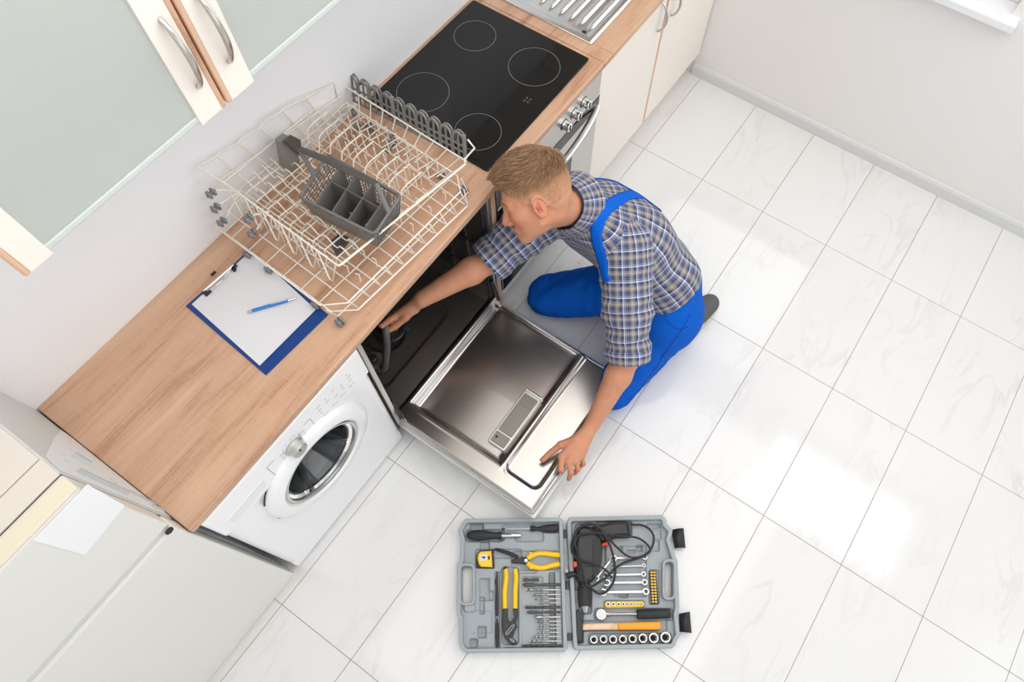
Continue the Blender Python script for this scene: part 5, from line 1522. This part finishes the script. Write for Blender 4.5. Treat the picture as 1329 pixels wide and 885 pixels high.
# ---- cloth and skin materials
def stripes(nt, sock, period, table):
    m1 = nt.nodes.new('ShaderNodeMath'); m1.operation = 'DIVIDE'; m1.inputs[1].default_value = period
    nt.links.new(sock, m1.inputs[0])
    fr = nt.nodes.new('ShaderNodeMath'); fr.operation = 'FRACT'; nt.links.new(m1.outputs[0], fr.inputs[0])
    cr = nt.nodes.new('ShaderNodeValToRGB'); cr.color_ramp.interpolation = 'CONSTANT'
    els = cr.color_ramp.elements
    els[0].position = table[0][0]; els[0].color = table[0][1]
    els[1].position = table[1][0]; els[1].color = table[1][1]
    for ps, c in table[2:]:
        e = els.new(ps); e.color = c
    nt.links.new(fr.outputs[0], cr.inputs['Fac'])
    return cr.outputs['Color']
def plaid_mat():
    m = bpy.data.materials.new('plaid_shirt_cloth'); m.use_nodes = True
    nt = m.node_tree; p = nt.nodes['Principled BSDF']; L = nt.links.new
    uvn = nt.nodes.new('ShaderNodeUVMap'); uvn.uv_map = 'cloth'
    sx_ = nt.nodes.new('ShaderNodeSeparateXYZ'); L(uvn.outputs[0], sx_.inputs[0])
    g = srgb(146, 142, 142); nv = srgb(46, 60, 108); w = srgb(236, 238, 246); kh = srgb(206, 186, 150); dk = srgb(92, 90, 96); lb = srgb(120, 142, 200)
    tab = [(0.0, w), (.055, nv), (.21, dk), (.27, g), (.40, kh), (.445, g), (.56, dk), (.66, nv), (.74, lb), (.77, nv), (.84, g), (.955, lb)]
    a = stripes(nt, sx_.outputs[0], .046, tab); b = stripes(nt, sx_.outputs[1], .050, tab)
    mx = nt.nodes.new('ShaderNodeMix'); mx.data_type = 'RGBA'; mx.inputs['Factor'].default_value = .5
    L(a, mx.inputs['A']); L(b, mx.inputs['B']); L(mx.outputs['Result'], p.inputs['Base Color'])
    p.inputs['Roughness'].default_value = .9; p.inputs['Specular IOR Level'].default_value = .15
    p.inputs['Sheen Weight'].default_value = .12
    wv = nt.nodes.new('ShaderNodeTexNoise'); wv.inputs['Scale'].default_value = 45; wv.inputs['Detail'].default_value = 3
    tc = nt.nodes.new('ShaderNodeTexCoord'); L(tc.outputs['Object'], wv.inputs['Vector'])
    bp = nt.nodes.new('ShaderNodeBump'); bp.inputs['Strength'].default_value = .35; bp.inputs['Distance'].default_value = .004
    L(wv.outputs['Fac'], bp.inputs['Height']); L(bp.outputs['Normal'], p.inputs['Normal'])
    return m
def skin_mat():
    m = bpy.data.materials.new('skin'); m.use_nodes = True
    nt = m.node_tree; p = nt.nodes['Principled BSDF']; L = nt.links.new
    at = nt.nodes.new('ShaderNodeAttribute'); at.attribute_name = 'redness'
    tc = nt.nodes.new('ShaderNodeTexCoord')
    nz = nt.nodes.new('ShaderNodeTexNoise'); nz.inputs['Scale'].default_value = 40; nz.inputs['Detail'].default_value = 4
    L(tc.outputs['Object'], nz.inputs['Vector'])
    mx = nt.nodes.new('ShaderNodeMix'); mx.data_type = 'RGBA'
    mx.inputs['A'].default_value = srgb(198, 132, 100); mx.inputs['B'].default_value = srgb(214, 156, 124)
    L(nz.outputs['Fac'], mx.inputs['Factor'])
    m2 = nt.nodes.new('ShaderNodeMix'); m2.data_type = 'RGBA'
    L(at.outputs['Fac'], m2.inputs['Factor']); L(mx.outputs['Result'], m2.inputs['A']); m2.inputs['B'].default_value = srgb(206, 112, 92)
    a3 = nt.nodes.new('ShaderNodeAttribute'); a3.attribute_name = 'stubble'
    m3 = nt.nodes.new('ShaderNodeMix'); m3.data_type = 'RGBA'
    L(a3.outputs['Fac'], m3.inputs['Factor']); L(m2.outputs['Result'], m3.inputs['A']); m3.inputs['B'].default_value = srgb(158, 120, 92)
    L(m3.outputs['Result'], p.inputs['Base Color'])
    p.inputs['Roughness'].default_value = .5; p.inputs['Specular IOR Level'].default_value = .35
    p.inputs['Subsurface Weight'].default_value = .12; p.inputs['Subsurface Scale'].default_value = .01
    p.inputs['Subsurface Radius'].default_value = (1.0, .35, .2)
    nb = nt.nodes.new('ShaderNodeTexNoise'); nb.inputs['Scale'].default_value = 260; nb.inputs['Detail'].default_value = 3
    L(tc.outputs['Object'], nb.inputs['Vector'])
    bp = nt.nodes.new('ShaderNodeBump'); bp.inputs['Strength'].default_value = .12; bp.inputs['Distance'].default_value = .002
    L(nb.outputs['Fac'], bp.inputs['Height']); L(bp.outputs['Normal'], p.inputs['Normal'])
    return m
M['plaid'] = plaid_mat(); M['skin'] = skin_mat()
M['denim'] = mat('blue_workwear', srgb(0, 88, 190), .85, spec=.2, noise=.08, nscale=60, bump=.9, bscale=22)
M['strap'] = mat('blue_strap', srgb(0, 94, 202), .8, spec=.2, noise=.06, nscale=90, bump=.2, bscale=200)
M['seam'] = mat('dark_blue_seam', srgb(0, 60, 146), .85)
M['suede'] = mat('grey_suede', srgb(98, 97, 97), .9, spec=.2, noise=.15, nscale=40)
M['sole'] = mat('brown_sole', srgb(120, 98, 88), .8)
M['hair'] = mat('hair_brown', srgb(164, 128, 96), .55, spec=.4)
M['hair_deep'] = mat('hair_dark_brown', srgb(128, 96, 70), .55, spec=.4); M['hair_light'] = mat('hair_sun_blond', srgb(196, 162, 128), .5, spec=.45)
M['hair_side'] = mat('hair_short_blond', srgb(186, 146, 114), .65, spec=.3)
def cap_mat():
    m = mat('hair_fade', (.3, .2, .12), .7, spec=.25); nt = m.node_tree; p = nt.nodes['Principled BSDF']
    at = nt.nodes.new('ShaderNodeAttribute'); at.attribute_name = 'fade'
    mx = nt.nodes.new('ShaderNodeMix'); mx.data_type = 'RGBA'
    nt.links.new(at.outputs['Fac'], mx.inputs['Factor'])
    mx.inputs['A'].default_value = srgb(202, 148, 116); mx.inputs['B'].default_value = srgb(140, 106, 78)
    nt.links.new(mx.outputs['Result'], p.inputs['Base Color'])
    return m
M['hair_cap'] = cap_mat()
M['brow'] = mat('eyebrow_brown', srgb(140, 104, 78), .7)
M['button'] = mat('pearl_button', (0.8, 0.79, 0.76), .3)
M['ring_dark'] = mat('dark_ring', srgb(60, 46, 40), .4, .6)

man = thing('person', 'kneeling man in plaid shirt and blue overalls reaching into the dishwasher', 'person', (float(Pel[0]), float(Pel[1]), 0))
lo = np.minimum.reduce([Rwr-.16, Lwr-.16, Lkn-.12]); lo[2] = 0.0; lo[1] = min(lo[1], -1.03)
hi = np.array([-.60, -.02, 1.10])
V, F = sdf_mesh(body, lo, hi, .0036)
V = relax(V, F, 1, .4)
q = hd(V.astype(np.float32))
red = np.zeros(len(V))
for c, r, a in (((.088, -.010, -.012), .030, .55), ((-.088, -.010, -.012), .030, .55), ((0, .116, -.041), .020, .45), ((0, .096, -.071), .018, .75), ((.05, .062, -.030), .03, .30), ((-.05, .062, -.030), .03, .30)):
    red = np.maximum(red, a*np.exp(-(np.linalg.norm(q-np.array(c), axis=1)/r)**2))
for H in (HLd, HRd):
    for f in ('ix', 'md', 'rg', 'pk', 'th'):
        for k in (1, 3):
            red = np.maximum(red, .45*np.exp(-(np.linalg.norm(V-H[f][k], axis=1)/.014)**2))
zl_y = np.array([-.12, -.075, -.045, -.022, -.004, .010, .030, .050, .075, .13]); zl_z = np.array([-.070, -.072, -.055, -.012, .012, -.004, .004, .044, .064, .070])
def hairline(qq): return qq[:, 2]-np.interp(qq[:, 1], zl_y, zl_z)
st = .38*np.clip((hairline(q)+.012)/.020, 0, 1)*np.clip(1-np.maximum(.0, .09-np.abs(np.linalg.norm(q, axis=1)))*0, 0, 1)*(np.linalg.norm(q, axis=1) < .14)
st = np.maximum(st, .34*np.exp(-(np.linalg.norm((q-np.array([0, .07, -.085]))/np.array([1.6, 1, .9]), axis=1)/.034)**2))
ear = np.minimum(np.linalg.norm(q-np.array([.084, -.010, -.012]), axis=1), np.linalg.norm(q-np.array([-.084, -.010, -.012]), axis=1))
st = st*np.clip((ear-.022)/.010, 0, 1)
bo = link_mesh('body', V, F, M['skin'], man, attr={'redness': red, 'stubble': st})
# shirt
V, F = sdf_mesh(shirt, np.minimum.reduce([Rel-.1, Lel-.12, Pel-.1]), np.maximum.reduce([Nek+.12, Rel+.1, Pel+.22, Rsh+.13]), .0046)
V = relax(V, F, 1, .4)
Vf = V.astype(np.float32)
dT = torso(Vf, .012); dL = sleeve_raw(Vf, Lsh, Lel); dR = sleeve_raw(Vf, Rsh, Rel)
aT, nT, rT, LT = limb_uv(Vf, (Pel+np.array([0, 0, .02])).astype(np.float32), Nek.astype(np.float32))
uT = np.stack([nT*.135, aT*1.02], 1)
uT2 = None
def suv(a, b):
    al, an, rd, L_ = limb_uv(Vf, np.asarray(a, np.float32), np.asarray(b, np.float32)); return np.stack([an*.078, al], 1)
uv = uT.copy()
pickL = (dL < dT-.004) & (dL < dR); pickR = (dR < dT-.004) & (dR < dL)
uv[pickL] = suv(Lsh, Lel)[pickL]; uv[pickR] = suv(Rsh, Rel)[pickR]
shirt_o = link_mesh('shirt', V, F, M['plaid'], man, uv=uv)
# fix wrap of the sleeve angle by keeping faces continuous
me = shirt_o.data; lay = me.uv_layers['cloth']
arr = np.empty(len(me.loops)*2, np.float32); lay.data.foreach_get('uv', arr); arr = arr.reshape(-1, 4, 2)
slv = (pickL | pickR)[F[:, 0]]
wr_ = np.where(slv, 2*PI*.078, 2*PI*.135)[:, None]
d0 = arr[:, :, 0]-arr[:, :1, 0]
fcs = np.ones(len(F), bool)
arr[:, :, 0] = np.where(fcs[:, None] & (d0 > wr_*.5), arr[:, :, 0]-wr_, np.where(fcs[:, None] & (d0 < -wr_*.5), arr[:, :, 0]+wr_, arr[:, :, 0]))
far = (np.abs(arr-arr[:, :1]).max(axis=(1, 2)) > .05)
arr[far] = arr[far][:, :1]
lay.data.foreach_set('uv', arr.ravel())
# collar: a folded band round the neck
na = nrmv(neckT-Nek)
def collar(p):
    al = (p-Nek.astype(np.float32))@na.astype(np.float32)
    fw_ = (p-Nek.astype(np.float32))@HF.astype(np.float32)
    d = rcap(p, Nek-na*.05, Nek+na*.120, .116, .0625)
    d = np.abs(d)-.0028
    d = smax(d, al-(.100-.60*np.clip(fw_, 0, .1)), .004)
    d = smax(d, -(al+.022+.45*np.clip(fw_, -.02, .1)), .004)
    d = smax(d, fw_-.088, .004)
    return d
V, F = sdf_mesh(collar, Nek-.17, Nek+.17, .0036)
Vf = V.astype(np.float32)
al, an, rd, L_ = limb_uv(Vf, Nek.astype(np.float32), neckT.astype(np.float32))
link_mesh('collar', V, F, M['plaid'], shirt_o, uv=np.stack([an*.085, al], 1))
# overalls
V, F = sdf_mesh(trousers, np.minimum.reduce([Lkn-.13, Rkn-.13, Pel-.22])*np.array([1, 1, 0])+np.array([0, 0, -.005]), np.array([-.56, -.25, .62]), .0050)
V = relax(V, F, 1, .4)
ovr = link_mesh('overalls', V, F, M['denim'], man)
# straps, laid over the back of the shirt
def grad(fn, p, e=.003):
    p = np.asarray(p, np.float32)[None]
    g = np.array([float((fn(p+np.eye(3, dtype=np.float32)[k]*e)-fn(p-np.eye(3, dtype=np.float32)[k]*e))[0]) for k in range(3)])
    return nrmv(g)
def onto(fn, p, off):
    p = np.array(p, float)
    for _ in range(6):
        d = float(fn(p.astype(np.float32)[None])[0]); p = p-grad(fn, p)*(d-off)
    return p
def hit(fn, u, v):
    r = nrmv(ray(u, v)); t = .9
    best = (9, None)
    for _ in range(160):
        p = CAM_C+r*t; d = float(fn(p.astype(np.float32)[None])[0])
        if d < best[0]: best = (d, p)
        if d < .0008: break
        t += max(d*.6, .0015)
        if t > 3.4: break
    return best[1]
def strap(name, px, w, parent):
    P = [onto(shirt, hit(shirt, u, v), .004) for u, v in px]
    P = smooth_path(P, 8)
    P = [onto(shirt, p, .004) for p in P]
    rows = []
    for i, p in enumerate(P):
        t = nrmv(P[min(i+1, len(P)-1)]-P[max(i-1, 0)]); n_ = grad(shirt, p, .006); s_ = nrmv(np.cross(n_, t))
        row = []
        for k in (-1, -.5, 0, .5, 1):
            c = onto(shirt, p+s_*w*k, .0045); row.append(c)
        rows.append((row, n_))
    vv = []
    for row, n_ in rows:
        vv += [c for c in row]+[c-n_*.004 for c in row]
    ff = []
    for i in range(len(rows)-1):
        a = i*10; b = a+10
        for k in range(4):
            ff.append((a+k, a+k+1, b+k+1, b+k)); ff.append((a+5+k, b+5+k, b+6+k, a+6+k))
        ff.append((a, b, b+5, a+5)); ff.append((a+4, a+9, b+9, b+4))
    return MB().add(vv, ff, True).build(name, M['strap'], parent)
strap('strap', [(788, 366), (783, 346), (778, 325), (774, 305), (779, 283), (793, 266), (815, 254), (838, 250), (853, 257)], .021, ovr)
strap('strap', [(740, 234), (762, 229), (790, 231), (815, 236), (838, 246), (853, 258), (862, 266)], .015, ovr)
# shirt button
bp_ = hit(shirt, 752, 341)
if bp_ is not None:
    g_ = grad(shirt, bp_)
    MB().lathe([(.0, 0), (.0058, .0005), (.0058, .0025), (.0045, .0035), (0, .003)], bp_, g_, 14, ends=False).build('button', M['button'], shirt_o)
def seam(name, px, r):
    P = [onto(trousers, hit(trousers, u, v), .0006) for u, v in px]
    P = [onto(trousers, p, .0006) for p in smooth_path(P, 6)]
    MB().tube(P, r, 5).build(name, M['seam'], ovr)
seam('side_seam', [(896, 408), (876, 440), (856, 470), (836, 498), (815, 520)], .0016)
seam('pocket_seam', [(862, 409), (869, 420), (881, 427), (893, 424)], .0016)
# hair: a close cap, then combed strands
def cap(p):
    qq = hd(p)
    top = np.clip((qq[:, 2]-.045)/.06, 0, 1); fr_ = np.clip((qq[:, 1]+.02)/.10, 0, 1)
    th_ = .0006+.0030*np.clip(hairline(qq)/.022, 0, 1)+.014*top*top*(3-2*top)+.006*top*fr_
    d = ellip(qq, (0, -.012, .036), I3, (.0745, .098, .086))
    d = smin(d, ellip(qq, (0, -.040, .000), I3, (.066, .062, .070)), .03)
    d = smin(d, head_sdf(p), .002)
    d = d-th_-.0018*np.sin(qq[:, 0]*420+8*np.sin(qq[:, 1]*40))*top
    d = smax(d, -hairline(qq), .005)
    e_ = np.minimum(np.linalg.norm((qq-np.array([.086, -.010, -.014], np.float32))/np.array([1, .8, 1.25], np.float32), axis=1), np.linalg.norm((qq-np.array([-.086, -.010, -.014], np.float32))/np.array([1, .8, 1.25], np.float32), axis=1))
    return smax(d, .024-e_, .004)
V, F = sdf_mesh(cap, Hc-.15, Hc+.16, .0030)
qc = hd(V.astype(np.float32))
fade = np.clip((hairline(qc)-.004)/.05, 0, 1)*np.clip((qc[:, 2]+.02)/.085, 0, 1)
hair = link_mesh('hair', V, F, M['hair_cap'], man, attr={'fade': fade})
rng = np.random.default_rng(5)
sel = rng.choice(len(V), 14000)
q0 = hd(V.astype(np.float32))[sel]
cent = np.array([0, -.012, .03])
strands = []
for i in range(len(sel)):
    qx, qy, qz = [float(x) for x in q0[i]]
    n_ = nrmv((q0[i]-cent)/np.array([.0745, .098, .086])**2)
    if n_[2] < -.45: continue
    h_ = qz-float(np.interp(qy, zl_y, zl_z))
    t_ = min(1, max(0, (qz-.030+.25*max(0, qy-.02))/.060)); top = t_*t_*(3-2*t_)
    fr_ = min(1, max(0, (qy+.06)/.13))
    cw = np.array([.10*n_[0], .9, .15+.55*fr_*max(0, qy/.09)])     # combed forward, lifting at the front
    cs_ = np.array([0, -.30, -.95])                                # cropped sides lie downward
    comb = cw*top+cs_*(1-top)
    bk = min(1, max(0, (-.035-qy)/.05)); comb = comb*(1-bk)+np.array([.9*n_[0]+.25, .25, -.55])*bk
    comb = comb-n_*(comb@n_)*.9; comb = nrmv(comb)+rng.normal(size=3)*.10
    L_ = (.0040+.007*min(1, max(0, h_/.05))+.018*top)*rng.uniform(.65, 1.15)
    lift = .42+.15*fr_*top
    pts = []
    for sv_ in np.linspace(0, 1, 5):
        qq = q0[i]+nrmv(n_*lift*(1-.6*sv_)+comb)*L_*sv_ - n_*.0015
        pts.append(Hc+HL*qq[0]+HF*qq[1]+HU*qq[2])
    u_ = rng.random(); strands.append((pts, (2 if u_ < .38*top else 3 if u_ > 1-.14*top else 1) if rng.random() < top*1.1+.12*min(1, h_/.05) else 0))
def hair_curves(name, sel_, m, parent, r):
    hc_ = bpy.data.hair_curves.new(name)
    hc_.add_curves([5]*len(sel_))
    off = np.array(man.location)
    co = np.array([p for pts in sel_ for p in pts])-off
    hc_.attributes['position'].data.foreach_set('vector', co.astype(np.float32).ravel())
    ra = hc_.attributes.get('radius') or hc_.attributes.new('radius', 'FLOAT', 'POINT')
    ra.data.foreach_set('value', np.tile(np.array([1, 1, .9, .7, .35])*r, len(sel_)).astype(np.float32))
    hc_.materials.append(m)
    o = bpy.data.objects.new(name, hc_); C.objects.link(o); o.parent = parent
    return o
for nm_, k_id, mt_, r_ in (('hair_strands', 1, M['hair'], .00050), ('hair_strands', 2, M['hair_deep'], .00050), ('hair_strands', 3, M['hair_light'], .00050), ('stubble_strands', 0, M['hair_side'], .00034)):
    hair_curves(nm_, [s_[0] for s_ in strands if s_[1] == k_id], mt_, hair, r_)['kind'] = 'stuff'
# eyebrows
for s in (-1, 1):
    pts = [hw(s*x, y, z) for x, y, z in ((.014, .0985, .022), (.026, .0965, .0255), (.040, .088, .024), (.050, .076, .018))]
    pts = [onto(head_sdf, p, .0006) for p in pts]
    MB().tube(smooth_path(pts, 5), list(np.interp(np.linspace(0, 1, 16), [0, .3, 1], [.0028, .0036, .0014])), 6).build('eyebrow', M['brow'], bo)
    pts = [onto(head_sdf, hw(s*x, y, z), .0003) for x, y, z in ((.021, .096, -.0115), (.032, .096, -.0150), (.044, .086, -.0125))]
    MB().tube(smooth_path(pts, 5), .0009, 5).build('eyelashes', M['brow'], bo)
# finger nails on the hand that holds the door
# shoes
for nm, an, toe, hh in (('shoe', Lan, np.array([-.548, -.985, .040]), 0), ('shoe', Ran, np.array([-.585, -.835, .040]), 1)):
    ax_ = nrmv((toe-an)*np.array([1, 1, 0]))
    def shoe_f(p, an=an, toe=toe, ax_=ax_):
        d = chain(p, [an-ax_*.01, an+ax_*.05, toe-ax_*.045], [.046, .046, .040])
        d = smin(d, rcap(p, an+ax_*.05, toe-ax_*.030, .044, .030), .02)
        return smax(d, -(p[:, 2]-.006), .004)
    V, F = sdf_mesh(shoe_f, np.minimum(an, toe)-.07*np.array([1, 1, .9]), np.maximum(an, toe)+.07, .0045)
    so_ = link_mesh(nm, V, F, M['suede'], man)
    if hh == 0:
        rp = PZ(903, 413, .05)
        MB().tube([rp+np.array([.014*math.cos(a)*.7, .010*math.cos(a), .014*math.sin(a)]) for a in np.linspace(0, 2*PI, 16, endpoint=False)], .0022, 6, closed=True).build('pull_ring', M['ring_dark'], so_)
